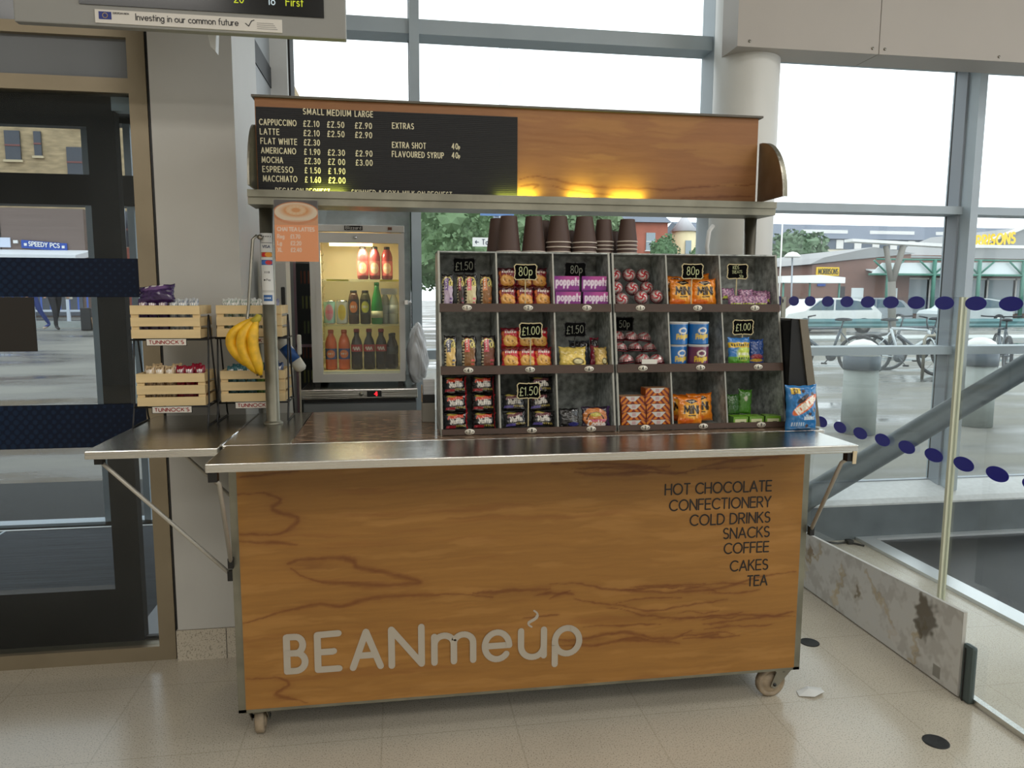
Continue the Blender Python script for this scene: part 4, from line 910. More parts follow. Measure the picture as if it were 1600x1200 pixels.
for k, rgb, x, dz, dy, rz, lb in (('b', (28, 106, 176), 1.492, .078, .05, .25, 'blue crisp tub on the upper layer, beside the divider'), ('b', (28, 106, 176), 1.568, .0785, .05, .1, 'blue crisp tub on the upper layer, over the purple tub'), ('b', (28, 106, 176), 1.492, .0, .055, .25, 'blue crisp tub on the lower layer, half behind the purple tub'), ('p', (106, 44, 76), 1.565, .0, .038, .0, 'purple crisp tub on the lower layer')):
    item('tub' + k, tub(rgb, k), 'crisp_tub', lb, 'crisps', (x, yf(1.207) + dy, 1.2075 + dz), (0, 0, rz), 'crisp tubs')
def d_nuts(U, V):
    C = full(U, (50, 120, 190)); C = over(C, rect(U, V, 0, 1, 0, .30), (84, 150, 50)); C = over(C, ell(U, V, .68, .42, .34, .26, .5), (196, 214, 80)); C = over(C, rect(U, V, 0, 1, .62, .8), (220, 180, 40))
    C = over(C, rect(U, V, .08, .92, .66, .76) * (np.sin(U * 60) > -.4), (60, 60, 40)); C = over(C, rect(U, V, .4, .9, .36, .44) * (np.sin(U * 70) > -.3), (240, 240, 220)); return over(C, rect(U, V, .4, .9, .2, .28) * (np.sin(U * 60) > -.3), (40, 80, 30))
item('nuts', lambda: pouch(.086, .100, .03, d_nuts, 40, 44, back=(50, 120, 190)), 'nut_bag', 'blue, yellow and green nut bag behind the 6 tag', 'nuts', (1.717, yf(1.207) + .03, 1.209), (-.12, 0, .06))
item('nuts2', lambda: pouch(.058, .092, .03, d_plain((36, 70, 136), '', (0, 0, 0), [(.5, .3, .4, .1, (150, 50, 60)), (.5, .16, .4, .06, (210, 170, 60))]), back=(36, 70, 136)), 'nut_bag', 'dark blue nut bag standing past the yellow and green one', 'nuts', (1.790, yf(1.207) + .05, 1.209), (-.14, 0, -.1))
# caramel wafer boxes
def d_wafer(U, V):
    X = np.abs(U - .5) * 4.2; s = np.sin((X + V * 1.2) * 2 * PI * 1.05); C = full(U, (206, 120, 34)); C = over(C, np.clip(s * 4, 0, 1), (112, 26, 20))
    m = ((np.abs(U - .5) < .30 * V) & (V > .35)).astype(float); C = over(C, m, (206, 204, 198)); return over(C, rect(U, V, .42, .58, .5, .9) * .6, (190, 120, 120))
for c, (x, n) in enumerate(((1.3155, 4), (1.4035, 5))):
    for k in range(n):
        item('wafer', lambda: carton(.085, .0262, .05, d_wafer, (170, 84, 30), (200, 150, 110), 70, 22), 'wafer_bar', 'orange striped caramel wafer pack, %s in the %s stack' % (('lowest', 'second', 'third', 'fourth', 'fifth')[k], ('shorter', 'taller')[c]), 'wafers', (x + ((k * 7) % 3 - 1) * .001, yf(1.003) + .036 + .006 * k, 1.0035 + .0268 * k), (0, 0, .02 * ((k * 5) % 3 - 1)), 'caramel wafer stacks')
# green mint bars
def d_mint(U, V):
    C = full(U, (110, 158, 46)); C = over(C, rect(U, V, .12, .88, .14, .72), (214, 216, 170)); return over(C, rect(U, V, .5, .76, .34, .42), (60, 70, 50))
for i, x in enumerate((1.702, 1.760, 1.826)):
    item('mint', lambda: carton(.054, .030, .05, d_mint, (84, 130, 36), (120, 170, 50)), 'mint_carton', 'yellow-green carton with a cream label, %s along the bottom tier' % ('first', 'second', 'third')[i], 'sweets', (x, yf(1.003) + .035, 1.004), (0, 0, (.0, .05, -.12)[i]), 'yellow-green cartons')
for i, (x, h, rz) in enumerate(((1.700, .072, .1), (1.745, .088, -.06))):
    item('leaf%d' % i, lambda: pouch(.05, h, .02, d_plain((66, 122, 34) if i else (44, 86, 28), '', (0, 0, 0), [(.5, .62, .14, .1, (190, 190, 170))] if i else []), 24, 30, back=(40, 80, 24)), 'mint_bag', 'upright %s green bag behind the yellow-green cartons' % ('taller light' if i else 'shorter dark'), 'sweets', (x, yf(1.003) + .066 + .008 * i, 1.0342), (-.16, .08 * i, rz), 'upright green bags')
# blue biscuit pouch on the counter
def d_hob(U, V):
    C = full(U, (24, 112, 176)); n = np.sin(U * 9 + 4 * np.sin(V * 8)) * np.sin(V * 13); C = over(C, np.clip(n, 0, 1) * .35, (60, 160, 214)); asp = .7; X = U * asp
    c, s = math.cos(.62), math.sin(.62); a = (X - .40) * c + (V - .56) * s; b = -(X - .40) * s + (V - .56) * c
    C = over(C, np.clip((1 - np.hypot(a / .36, b / .115)) / .1 + .5, 0, 1), (226, 108, 40))
    st, L = text_strokes('HOBNOBS', .125, .66, .2); k = .52 / L
    C = over(C, stroke_mask(a, b, [[(-.26 + p * k, -.062 + q) for p, q in t_] for t_ in st], .036, .015), (246, 238, 220))
    C = over(C, np.clip((1 - np.hypot((a - .02) / .16, (b - .145) / .05)) / .2 + .5, 0, 1), (40, 28, 40)); C = paint_text(C, U, V, 'nibbles', .52, .24, .10, (226, 236, 240), asp, .018, .6)
    for x, y in ((.72, .36), (.86, .44), (.62, .10), (.2, .82), (.8, .80), (.5, .86)): C = over(C, ell(U, V, x, y, .055, .04, .3), (70, 42, 36))
    C = over(C, rect(U, V, .12, .42, .80, .95), (230, 190, 60)); C = paint_text(C, U, V, '£1', .20, .82, .10, (40, 30, 30), asp, .022, .8); return over(C, rect(U, V, .1, .56, .10, .18) * (np.sin(U * 90) > -.3) * .8, (206, 222, 232))
item('hob', lambda: pouch(.118, .158, .046, d_hob, 64, 84, crimp=.04, back=(24, 112, 176)), 'biscuit_pouch', 'blue biscuit pouch with an orange oval standing on the counter end', 'biscuits', (1.888, .005, ZT + .0005), (-.08, .0, .04))

# chalk price signs
def price_sign(x, z, y, lines, label, border=True, w=.078, h=.052, stake=.07):
    t = thing('price_sign', label, 'price sign', (x, y, z - stake), None)
    out = [(-.5, -.38), (-.46, -.42), (-.42, -.5), (-.06, -.46), (0, -.5), (.06, -.46), (.42, -.5), (.46, -.42), (.5, -.38), (.46, -.05), (.5, 0), (.46, .05), (.5, .38), (.46, .42), (.42, .5), (.06, .46), (0, .5), (-.06, .46), (-.42, .5), (-.46, .42), (-.5, .38), (-.46, .05), (-.5, 0), (-.46, -.05)]
    P = [(x + a * w, z + b * h) for a, b in out]
    b = MB().prism(P, y, y + .003, mat('chalk_board', (5, 5, 5), .85, spec=.08), 'xz')
    bo = b.build('board', t)
    fm = mat('sign_border', (196, 182, 140), .5) if border else mat('sign_border_dark', (34, 34, 32), .6)
    f = MB(); ribbon(f, [P + [P[0]]], .0034, fm, lambda a, c: (a, y - .0006, c)); f.build('border', bo)
    c = MB(); ch = mat('chalk', (190, 196, 150), .8) if border else mat('faint_chalk', (110, 112, 100), .8)
    for s, cx, cz, hh, r in lines:
        q, L = text_strokes(s, hh, .8, .2, .35); ribbon(c, [[(x + cx * w - L / 2 + a, z + cz * h + d + .06 * (a - L / 2)) for a, d in p] for p in q], min(.0024, hh * .10), ch, lambda a, d: (a, y - .001, d))
    c.build('chalk_text', bo)
    MB().box((x - .0017, y + .0032, z - stake), (x + .0017, y + .0055, z), fm).build('stake', t)
price_sign(.748, 1.553, yf(1.48) + .20 * .3, [('£1.50', 0, -.28, .026, 0)], 'dim chalk sign reading £1.50 above the top tier slab cakes', False)
price_sign(.951, 1.531, yf(1.412) + .016, [('80p', 0, -.22, .029, 0)], 'chalk sign reading 80p among the maroon biscuit packs', stake=.112)
price_sign(1.130, 1.541, yf(1.412) + .045, [('80p', .05, -.22, .026, 0)], 'chalk sign reading 80p above the purple sweet cartons', False, stake=.122)
price_sign(.962, 1.335, yf(1.207) + .012, [('£1.00', 0, -.25, .026, 0)], 'chalk sign reading £1.00 among the bright red biscuit packs', stake=.12)
price_sign(1.122, 1.337, yf(1.207) + .045, [('£1.50', 0, -.25, .026, 0)], 'dim chalk sign reading £1.50 above the flapjacks', False, stake=.12)
price_sign(.948, 1.138, yf(1.003) + .010, [('£1.50', 0, -.28, .027, 0)], 'chalk sign reading £1.50 among the purple strip muffins', stake=.12)
price_sign(1.543, 1.538, yf(1.412) + .014, [('80p', .02, -.22, .028, 0)], 'chalk sign reading 80p among the orange snack bags', stake=.115)
price_sign(1.722, 1.540, yf(1.412) + .040, [('KIDS', -.08, .16, .0115, 0), ('TREATS', -.02, -.13, .0105, 0), ('50p', .2, -.40, .0095, 0)], 'chalk sign reading KIDS TREATS 50p above the pink sweet bags', stake=.122)
price_sign(1.319, 1.352, yf(1.207) + .12, [('50p', .02, -.2, .024, 0)], 'dim chalk sign reading 50p above the piled teacakes', False, w=.072, stake=.13)
price_sign(1.734, 1.343, yf(1.207) + .045, [('£1.00', 0, -.22, .024, 0)], 'chalk sign reading £1.00 above the nut bags', stake=.13)

# paper cups, mouths down on the unit tops
CUPB = mat('brown_paper_cup', (78, 58, 50), .6); CUPL = mat('cup_lip', (214, 202, 190), .5)
def cup(R, r, h):
    mb = MB(); mb.lathe([(R - .0003, .002), (r, h - .003), (r - .001, h), (r - .004, h), (r - .004, h - .002), (0, h - .002)], (0, 0, 0), CUPB, 28, cap=False).lathe([(R - .0014, .002), (r - .0014, h - .005), (0, h - .005)], (0, 0, 0), CUPB, 28, cap=False)
    mb.lathe([(R - .001, 0), (R + .0016, .001), (R + .002, .0028), (R + .0005, .0042), (R - .0012, .0038), (R - .0014, .002), (R - .001, 0)], (0, 0, 0), CUPL, 28, cap=False); return mb
def cup_stack(key, x, y, n, R, r, h, step, where):
    for k in range(n):
        item(key, lambda: cup(R, r, h), 'paper_cup', 'brown paper cup, %s' % (where if n == 1 else '%s cup of the stack %s' % (('bottom', 'second', 'third', 'top')[k] if k < n - 1 else 'top', where)), 'cup', (x, y, 1.6 + k * step), (0, 0, k), 'brown paper cups')
cup_stack('cupA', .903, .23, 1, .042, .0285, .122, .016, 'standing alone at the fridge end of the row')
cup_stack('cupA', .878, .319, 1, .042, .0285, .122, .016, 'peeping from behind the first cup at the fridge end')
cup_stack('cupA', .990, .23, 1, .042, .0285, .122, .016, 'standing second in the front row')
cup_stack('cupB', 1.078, .23, 3, .043, .029, .092, .0165, 'third in the front row')
cup_stack('cupB', 1.170, .23, 3, .043, .029, .092, .0165, 'fourth in the front row')
cup_stack('cupC', 1.251, .272, 4, .036, .026, .080, .0135, 'fifth in the front row')
cup_stack('cupC', 1.330, .245, 4, .036, .026, .078, .0135, 'at the glass screen end of the row')
cup_stack('cupA2', 1.036, .305, 1, .036, .026, .116, .016, 'dark in the gap behind the third stack')
cup_stack('cupD', 1.128, .312, 1, .030, .024, .084, .016, 'short one in the gap behind the fourth stack')
cup_stack('cupD', 1.298, .322, 1, .030, .024, .084, .016, 'short one in the gap behind the last two stacks')

# ------------------------------------------------------------------ wire stands with wooden crates on the side flap
PINE = mat('pine_slats', (226, 200, 150), .6, noise=(24, .10, (.2, 1, 1)))
WIRE = mat('black_wire', (18, 18, 18), .45)
CW, CD, CH = .224, .165, .116
def crate_parts(t):
    x0, x1 = -CW / 2, CW / 2
    f = MB()
    for k in range(3): f.box((x0, 0, .002 + k * .041), (x1, .007, .032 + k * .041), PINE)
    for x in (x0, x1 - .024): f.box((x, .007, .002), (x + .024, .013, CH - .002), PINE)
    f.build('front_slats', t, local=True)
    b = MB()
    for k in range(3): b.box((x0, CD - .007, .002 + k * .041), (x1, CD, .032 + k * .041), PINE)
    b.build('back_slats', t, local=True)
    for x in (x0, x1 - .006):
        s = MB()
        for k in range(3): s.box((x, .0075, .002 + k * .041), (x + .006, CD - .0075, .032 + k * .041), PINE)
        s.build('side_slats', t, local=True)
    MB().box((x0 + .007, .008, .002), (x1 - .007, CD - .008, .006), PINE).build('base_board', t, local=True)
    p = MB().box((-.064, -.006, -.023), (.068, -.003, .001), WIRE).box((-.062, -.0065, -.0215), (.066, -.006, -.0005), mat('name_plate_white', (224, 218, 206), .5))
    RED = mat('name_plate_red', (150, 36, 34), .5); st, L = text_strokes("TUNNOCK'S", .0115, 1.05, .24); k = .112 / L
    ribbon(p, [[(-.054 + a * k, -.0165 + b) for a, b in q] for q in st], .0026, RED, lambda a, b: (a, -.0070, b), False)
    p.build('name_plate', t, local=True, label='white name plate with red capitals')
def crate(src, x, y, z, label):
    if src is None:
        t = thing('snack_crate', label, 'crate', (x, y, z), 'slatted snack crates', (-.0, 0, 0)); crate_parts(t); return t
    return dup(src, (x, y, z), label=label)
TIL = .13
def stand(src, x, y, label):
    if src is not None: return dup(src, (x, y, ZT), label=label)
    t = thing('wire_stand', label, 'stand', (x, y, ZT), 'black wire crate stands')
    for s in (-1, 1):
        X = s * (CW / 2 + .011)
        mb = MB().tube([(X, -.02, .003), (X, -.012, .02), (X, .01, .08), (X, .045, .36), (X, .055, .385), (X, .065, .36), (X, .14, .02), (X, .15, .003)], .0032, WIRE, 8)
        mb.tube([(X, -.02, .0035), (X, .15, .0035)], .003, WIRE, 6); mb.build('side_frame', t, local=True)
    for z in (.068, .302):
        mb = MB()
        for yy in (.004, .07, .14): mb.tube([(-CW / 2 - .01, yy + .0, z), (CW / 2 + .01, yy, z)], .003, WIRE, 6)
        for X in (-CW / 2 - .01, CW / 2 + .01): mb.tube([(X, .004, z), (X, .15, z)], .003, WIRE, 6)
        mb.build('tier_wires', t, local=True)
    return t
X1, X2 = -.262, -.002
Y1, Y2 = .37, .445
w1 = stand(None, X1, Y1, 'black wire stand holding two crates over the bracketed side flap')
w2 = stand(w1, X2, Y2, 'black wire stand holding two crates behind the steel post and bananas')
c1 = crate(None, X1 - .003, Y1 - .008, ZT + .306, 'pine crate of purple and silver bars on the upper tier over the side flap')
crate(c1, X1 + .004, Y1 - .008, ZT + .072, 'pine crate of cream and red bars on the lower tier over the side flap')
crate(c1, X2 - .002, Y2 - .008, ZT + .306, 'pine crate of green and white bars on the upper tier behind the post')
crate(c1, X2 + .003, Y2 - .008, ZT + .072, 'pine crate of teal bars on the lower tier behind the post')
def d_bar(base, band, fleck):
    def f(U, V):
        C = full(U, base); n = np.sin(V * 19 + 5 * np.sin(U * 9)) * np.sin(U * 17 + V * 11); C = over(C, np.clip(n * 2.4, 0, 1) * .75, band)
        C = over(C, ell(U, V, .5, .72, .34, .14, .4), fleck); C = over(C, rect(U, V, .2, .8, .80, .86) * (np.sin(U * 30) > -.2), (240, 236, 230)); return over(C, rect(U, V, 0, 1, .96, 1), base)
    return f
CR_ITEMS = [(X1 - .004, Y1, ZT + .306, [((76, 54, 96), (52, 34, 70), (150, 60, 90), 'purple')] * 3 + [((200, 204, 206), (60, 90, 130), (90, 130, 150), 'silver and blue')] * 3, 'upper crate over the side flap'),
            (X1 + .008, Y1, ZT + .072, [((206, 180, 140), (60, 30, 24), (226, 206, 170), 'brown and cream')] * 3 + [((140, 26, 50), (190, 40, 60), (120, 20, 44), 'crimson')] * 3, 'lower crate over the side flap'),
            (X2 - .002, Y2, ZT + .306, [((224, 226, 222), (30, 120, 70), (40, 90, 60), 'white and green')] * 5 + [((150, 150, 176), (80, 80, 130), (60, 60, 110), 'lilac')] * 1, 'upper crate behind the post'),
            (X2 + .006, Y2, ZT + .072, [((60, 110, 120), (110, 160, 166), (30, 70, 90), 'teal')] * 3 + [((70, 120, 60), (130, 160, 70), (40, 80, 50), 'green')] * 1 + [((50, 70, 110), (80, 100, 140), (40, 50, 90), 'navy')] * 2, 'lower crate behind the post')]
ORD = ('first', 'second', 'third', 'fourth', 'fifth', 'sixth')
for cx, cy, cz, lst, wh in CR_ITEMS:
    for i, (a, b, c, nm) in enumerate(lst):
        x = cx - CW / 2 + .0285 + i * .0335
        item('bar_' + nm.replace(' ', '_'), lambda: pouch(.034, .122 if 'teal' not in nm else .112, .022, d_bar(a, b, c), 16, 40, crimp=.04, back=a), 'chocolate_bar', '%s bar, %s along the %s' % (nm, ORD[i], wh), 'chocolate bar', (x, cy + .035 + .004 * (i % 2), cz + .018), (-.16, .05 * ((i * 3) % 3 - 1), .12 * ((i * 5) % 3 - 1)), 'bars in the crates')
        if i % 2 == 0: item('bar_' + nm.replace(' ', '_'), None, 'chocolate_bar', '%s bar behind the %s of the %s' % (nm, ORD[i], wh), 'chocolate bar', (x + .012, cy + .085, cz + .022), (-.2, -.05, .1), 'bars in the crates')
item('bigbag', lambda: pouch(.125, .07, .05, d_bar((58, 34, 84), (40, 22, 62), (120, 90, 140)), 36, 28, back=(50, 30, 74)), 'sweet_bag', 'large glossy dark purple bag lying on top of the crate of purple and silver bars', 'sweets', (X1 - .045, Y1 + .050, ZT + .426), (-.45, -.12, -.10))

# bananas on a hook
hk = thing('banana_hook', 'flat steel hook arm bolted to the post above the bananas', 'hook', (.053, .36, 1.655))
MB().tube([(.056, .362, 1.648), (.046, .352, 1.652), (.036, .345, 1.640), (.014, .335, 1.40), (.010, .333, 1.372), (.016, .325, 1.362)], .0055, STEEL_D, 8).build('arm', hk)
MB().lathe([(.009, -.006), (.009, .008), (0, .010)], (.058, .355, 1.648), STEEL_D, 12, 'y').build('bolt', hk)
BAN = mat('banana_skin', (226, 176, 34), .45, noise=(34, .22)); BTIP = mat('banana_tip', (70, 54, 30), .7); BSTEM = mat('banana_stem', (176, 160, 50), .6)
bn = thing('banana_bunch', 'bunch of ripe freckled bananas hanging against the steel post', 'bananas', (.01, .325, 1.17))
for i, (bow, ex, ez, dy, r0) in enumerate(((.082, .030, 1.198, .0, .0205), (.050, .040, 1.182, -.014, .0205), (.018, .052, 1.176, -.018, .0195), (.066, .032, 1.205, .030, .019), (.030, .044, 1.195, .026, .019))):
    pts = []; rad = []
    for k in range(15):
        t = k / 14; o = math.sin(PI * t ** .85)
        pts.append((.044 + (ex - .044) * t - bow * o, .330 + dy * min(1, t * 3) - .004 * o, 1.372 + (ez - 1.372) * t)); rad.append(.0075 + (r0 - .0075) * min(1, t * 3.6) ** .8 if t < .80 else r0 * (1 - ((t - .80) / .20) ** 1.6 * .70))
    b = MB().tube(pts, rad, BAN, 6, True); b.tube([pts[-1], (pts[-1][0] + .002, pts[-1][1], pts[-1][2] - .008)], .0050, BTIP, 6)
    b.build('banana', bn)
MB().tube([(.050, .330, 1.384), (.046, .330, 1.372), (.030, .326, 1.356)], [.009, .013, .015], BSTEM, 10).build('stem', bn)

# poster hanging from the trough, card stickers on the post
def d_chai(U, V):
    C = full(U, (250, 162, 104)); asp = .66; X = U * asp
    C = over(C, rect(U, V, 0, 1, .60, 1), (214, 160, 116)); C = over(C, rect(U, V, 0, 1, .86, 1), (70, 66, 66))
    C = over(C, ell(U, V, .5, .79, .53, .185, .04), (206, 124, 66)); C = over(C, ell(U, V, .5, .805, .49, .155, .04), (232, 212, 184)); C = over(C, ell(U, V, .5, .83, .34, .10, .5), (222, 150, 82))
    for k in range(12): C = over(C, ell(U, V, .5 + .17 * math.cos(k * PI / 6), .84 + .06 * math.sin(k * PI / 6), .07, .025, .5) * .5, (236, 210, 170))
    C = over(C, rect(U, V, 0, 1, .6, .68) * .5, (226, 150, 100))
    st, L = text_strokes('CHAI TEA LATTES', .058, .8, .2, .35); k = .56 / L; C = over(C, stroke_mask(X, V, [[(.04 + a * k, .50 + b) for a, b in p] for p in st], .012, .006), (252, 232, 214))
    for i, (a, b) in enumerate((('Reg', '£1.70'), ('Lg', '£2.20'), ('XL', '£2.40'))):
        C = paint_text(C, U, V, a, .06, .38 - .11 * i, .062, (252, 226, 206), asp, .011, .8); C = paint_text(C, U, V, b, .36, .38 - .11 * i, .062, (252, 226, 206), asp, .011, .8)
    return C
ps = thing('hanging_poster', 'orange chai poster in a clear sleeve hanging under the sign beside the post', 'poster', (.195, .25, 1.556))
MB().painted(lambda U, V: (.124 + .140 * U, 0 * U + .2485, 1.562 + .200 * V), d_chai, 110, 160, mat('poster_print', attr=True, rough=.4)).box((.124, .249, 1.562), (.264, .2505, 1.762), WHITE).build('print', ps)
MB().box((.121, .246, 1.556), (.268, .2472, 1.766), glass_mat('poster_sleeve', (.97, .97, .97), .01, .03)).build('sleeve', ps)
def d_cards(U, V):
    C = full(U, (214, 214, 210)); C = paint_text(C, U, V, 'VISA', .5, .795, .035, (40, 50, 90), .155, .008, .9, center=True)
    C = over(C, rect(U, V, .1, .9, .945, .96) * (np.sin(U * 40) > 0), (60, 60, 60)); C = over(C, rect(U, V, .05, .95, .862, .868), (90, 90, 90))
    C = over(C, rect(U, V, .06, .94, .665, .735), (150, 130, 70)); C = over(C, ell(U, V, .36, .70, .27, .033, .1), (196, 40, 40)); C = over(C, ell(U, V, .66, .70, .27, .033, .1), (226, 150, 40))
    C = over(C, rect(U, V, .06, .94, .555, .625), (40, 70, 140)); C = over(C, ell(U, V, .34, .59, .26, .03, .1), (60, 110, 190)); C = over(C, ell(U, V, .66, .59, .26, .03, .1), (196, 44, 50))
    C = over(C, rect(U, V, .3, .7, .44, .47) * (np.sin(U * 60) > 0), (70, 70, 70)); C = over(C, ell(U, V, .3, .345, .08, .012, .3), (30, 30, 30)); C = paint_text(C, U, V, 'Pay', .45, .335, .026, (40, 40, 40), .155, .005, .9)
    C = over(C, rect(U, V, .04, .96, .17, .2), (190, 190, 186)); C = over(C, rect(U, V, .16, .84, .05, .135), (40, 90, 150)); return over(C, rect(U, V, .25, .75, .08, .10) * (np.sin(U * 50) > -.3), (206, 216, 226))
MB().painted(lambda U, V: (.076 + .0245 * np.sin((U - .5) * 1.9), .385 - .0245 * np.cos((U - .5) * 1.9), 1.418 + .245 * V), d_cards, 46, 240, mat('sticker_print', attr=True, rough=.4)).build('payment_sticker', loc=(.076, .36, 1.418), label='white strip of card payment logos stuck down the steel post', cat='sticker')

# ------------------------------------------------------------------ behind the cart: undercounter unit, bottle fridge, odds and ends
uc = thing('undercounter_fridge', 'stainless undercounter fridge with a red digital readout below the bottle fridge', 'fridge', (.35, 1.35, 0))
MB().box((.095, 1.07, .05), (.600, 1.64, .978), mat('grey_fridge_side', (112, 116, 118), .5)).build('cabinet', uc)
uct = MB().box((.088, 1.05, .985), (.606, 1.66, 1.03), STEEL, bev=.004).box((.1, 1.055, .973), (.596, 1.6, .985), BLACK).build('top', uc)
MB().box((.098, 1.052, .06), (.598, 1.068, .965), mat('grey_fridge_door', (128, 132, 134), .4, .3)).build('door', uc)
rd = MB().box((.378, 1.046, .995), (.443, 1.05, 1.022), BLACK); R7 = mat('red_digits', (255, 40, 50), .5, emit=((255, 30, 40), 3)); flat_text(rd, '-5', .412, 1.001, .015, .004, R7, 1.0455, .7); rd.build('readout', uct)
MB().lathe([(.010, -.003), (.010, 0)], (.352, 1.05, 1.008), STEEL_D, 16, 'y').build('lock', uct)
for x in (.12, .575):
    for y in (1.1, 1.6): MB().lathe([(.018, 0), (.018, .05)], (x, y, 0), BLACK, 12).build('foot', uc)

bf = thing('bottle_fridge', 'white countertop bottle fridge with a lit interior and black name badge', 'fridge', (.34, 1.35, 1.03))
FW = mat('fridge_white', (214, 213, 208), .4); FIN = mat('fridge_liner_cream', (226, 214, 178), .5)
b = MB().box((.128, 1.18, 1.055), (.142, 1.60, 1.765), FW).box((.541, 1.18, 1.055), (.555, 1.60, 1.765), FW).box((.128, 1.18, 1.745), (.555, 1.60, 1.765), FW).box((.128, 1.18, 1.055), (.555, 1.60, 1.098), FW).box((.128, 1.585, 1.055), (.555, 1.60, 1.765), FW)
b.box((.142, 1.19, 1.098), (.146, 1.585, 1.745), FIN).box((.537, 1.19, 1.098), (.541, 1.585, 1.745), FIN).box((.142, 1.58, 1.098), (.541, 1.585, 1.745), FIN).box((.142, 1.19, 1.741), (.541, 1.585, 1.745), FIN).box((.142, 1.19, 1.098), (.541, 1.585, 1.101), FIN)
for k in range(14):
    for x in (.146, .529): b.box((x, 1.21, 1.13 + k * .04), (x + .008, 1.56, 1.142 + k * .04), FIN)
b.build('cabinet', bf)
trl = MB().box((.126, 1.148, 1.737), (.556, 1.185, 1.768), FW, bev=.003).build('top_rail', bf)
dr = MB().box((.130, 1.150, 1.052), (.178, 1.178, 1.733), FW).box((.528, 1.150, 1.052), (.552, 1.178, 1.733), FW).box((.178, 1.150, 1.688), (.528, 1.178, 1.733), FW).box((.178, 1.150, 1.052), (.528, 1.178, 1.090), FW)
dr.box((.156, 1.1485, 1.09), (.178, 1.150, 1.688), FW); do = dr.build('door', bf)
MB().box((.178, 1.160, 1.090), (.528, 1.164, 1.688), glass_mat('fridge_glass', (.93, .95, .93), .012, .03)).build('glass', do)
MB().lathe([(.007, -.004), (.007, 0)], (.335, 1.150, 1.712), CHROME, 14, 'y').build('lock', do)
MB().box((.553, 1.14, 1.41), (.568, 1.165, 1.43), CHROME).lathe([(.008, 0), (.008, .014)], (.570, 1.15, 1.42), CHROME, 12, 'x').build('hasp', do)
bd = MB().box((.288, 1.1455, 1.744), (.368, 1.148, 1.764), BLACK); q, L = text_strokes('Blizzard', .0135, .8, .2); k = .068 / L; ribbon(bd, [[(.294 + x * k, 1.7485 + z) for x, z in p] for p in q], .0017, WHITE, lambda x, z: (x, 1.145, z)); bd.build('badge', trl)
MB().box((.482, 1.1455, 1.747), (.500, 1.148, 1.760), mat('brown_switch', (120, 80, 60), .5)).build('switch', trl)
for z in (1.525, 1.315):
    s = MB().box((.147, 1.185, z - .006), (.536, 1.57, z), glass_mat('shelf_glass', (.90, .93, .90), .05, .03)); s.box((.2, 1.183, z - .009), (.30, 1.185, z - .001), mat('yellow_price_strip', (216, 200, 40), .5)).box((.44, 1.183, z - .009), (.53, 1.185, z - .001), mat('yellow_price_strip', (216, 200, 40), .5)) if z > 1.5 else None
    s.build('shelf', bf)
for x in (.15, .53): MB().box((x - .012, 1.17, 1.03), (x + .012, 1.19, 1.055), BLACK).box((x - .012, 1.55, 1.03), (x + .012, 1.57, 1.055), BLACK).build('foot', bf)
MB().tube([(.215, 1.20, 1.688), (.410, 1.20, 1.688)], .012, mat('fridge_tube', (255, 224, 150), .5, emit=((255, 226, 160), 7)), 12).build('lamp_tube', bf, label='glowing warm lamp tube')
area('fridge_lamp_light', (.31, 1.215, 1.668), (.2, .03), 2.6, (1, .86, .56), (.25, 0, 0))
MB().box((.445, 1.179, 1.455), (.52, 1.181, 1.484), mat('white_card', (226, 224, 214), .6)).build('notice_card', bf, label='small white card inside the glass')

def bottle(key, prof, bands, cap, x, y, z, label, name='drink_bottle', cat='bottle', n=20):
    """prof: (r, h); bands: (h0, h1, material, r) label sleeves; cap: (h0, h1, r, material)"""
    if key in PROTO:
        return dup(PROTO[key], (x, y, z), label=label)
    t = thing(name, label, cat, (x, y, z), 'drinks in the bottle fridge')
    bo = MB().lathe(prof[0], (0, 0, 0), prof[1], n).build('body', t, local=True)
    for h0, h1, m, r in bands:
        if callable(m): MB().painted(lambda U, V: (r * np.cos(U * 2 * PI), r * np.sin(U * 2 * PI), h0 + (h1 - h0) * V), m, 60, 24, FOIL).build('label', bo, local=True)
        else: MB().lathe([(r, h0), (r, h1)], (0, 0, 0), m, n).build('label', bo, local=True)
    if cap: MB().lathe([(cap[2], cap[0]), (cap[2], cap[1] - .002), (cap[2] - .002, cap[1]), (0, cap[1])], (0, 0, 0), cap[3], 16).build('cap', t, local=True)
    PROTO[key] = t; return t
def bp(r, h, m, neck=.011, sh=.62): return ([(r * .85, 0), (r, .006), (r, h * sh * .45), (r * .95, h * sh * .55), (r, h * sh * .7), (r, h * sh), (r * .8, h * (sh + .13)), (neck, h * (sh + .24)), (neck, h * .95)], m)
def lab(base, fg, mid=None):
    def f(U, V):
        C = full(U, base); u = (U * 1.0) % 1
        C = over(C, ell(U, V, .75, .5, .12, .38, .15), mid or fg); return over(C, rect(U, V, .66, .84, .42, .60) * (np.sin(U * 120) > -.2), fg)
    return f
PINKL = mat('pink_juice', (150, 56, 58), .15); ORA = mat('orange_soda', (214, 96, 34), .15); COLA = mat('cola', (28, 14, 12), .12); GRN = mat('green_glass_bottle', (26, 130, 50), .12); DKJ = mat('dark_juice', (70, 40, 22), .15); CLR = mat('clear_water_bottle', (176, 180, 176), .12, spec=.7)
CAPK = mat('black_cap', (24, 22, 22), .4); CAPO = mat('orange_cap', (206, 90, 40), .4); CAPR = mat('red_cap', (150, 24, 30), .4)
for i, x in enumerate((.362, .417, .474)):
    bottle('pinkj', bp(.026, .150, PINKL, .013, .70), [(.018, .085, lab((206, 96, 92), (246, 226, 214), (236, 196, 160)), .0265)], (.138, .152, .014, CAPK), x, 1.25, 1.526, 'pink juice bottle with an apple label on the top shelf, %s' % ('first of three', 'second of three', 'third of three')[i])
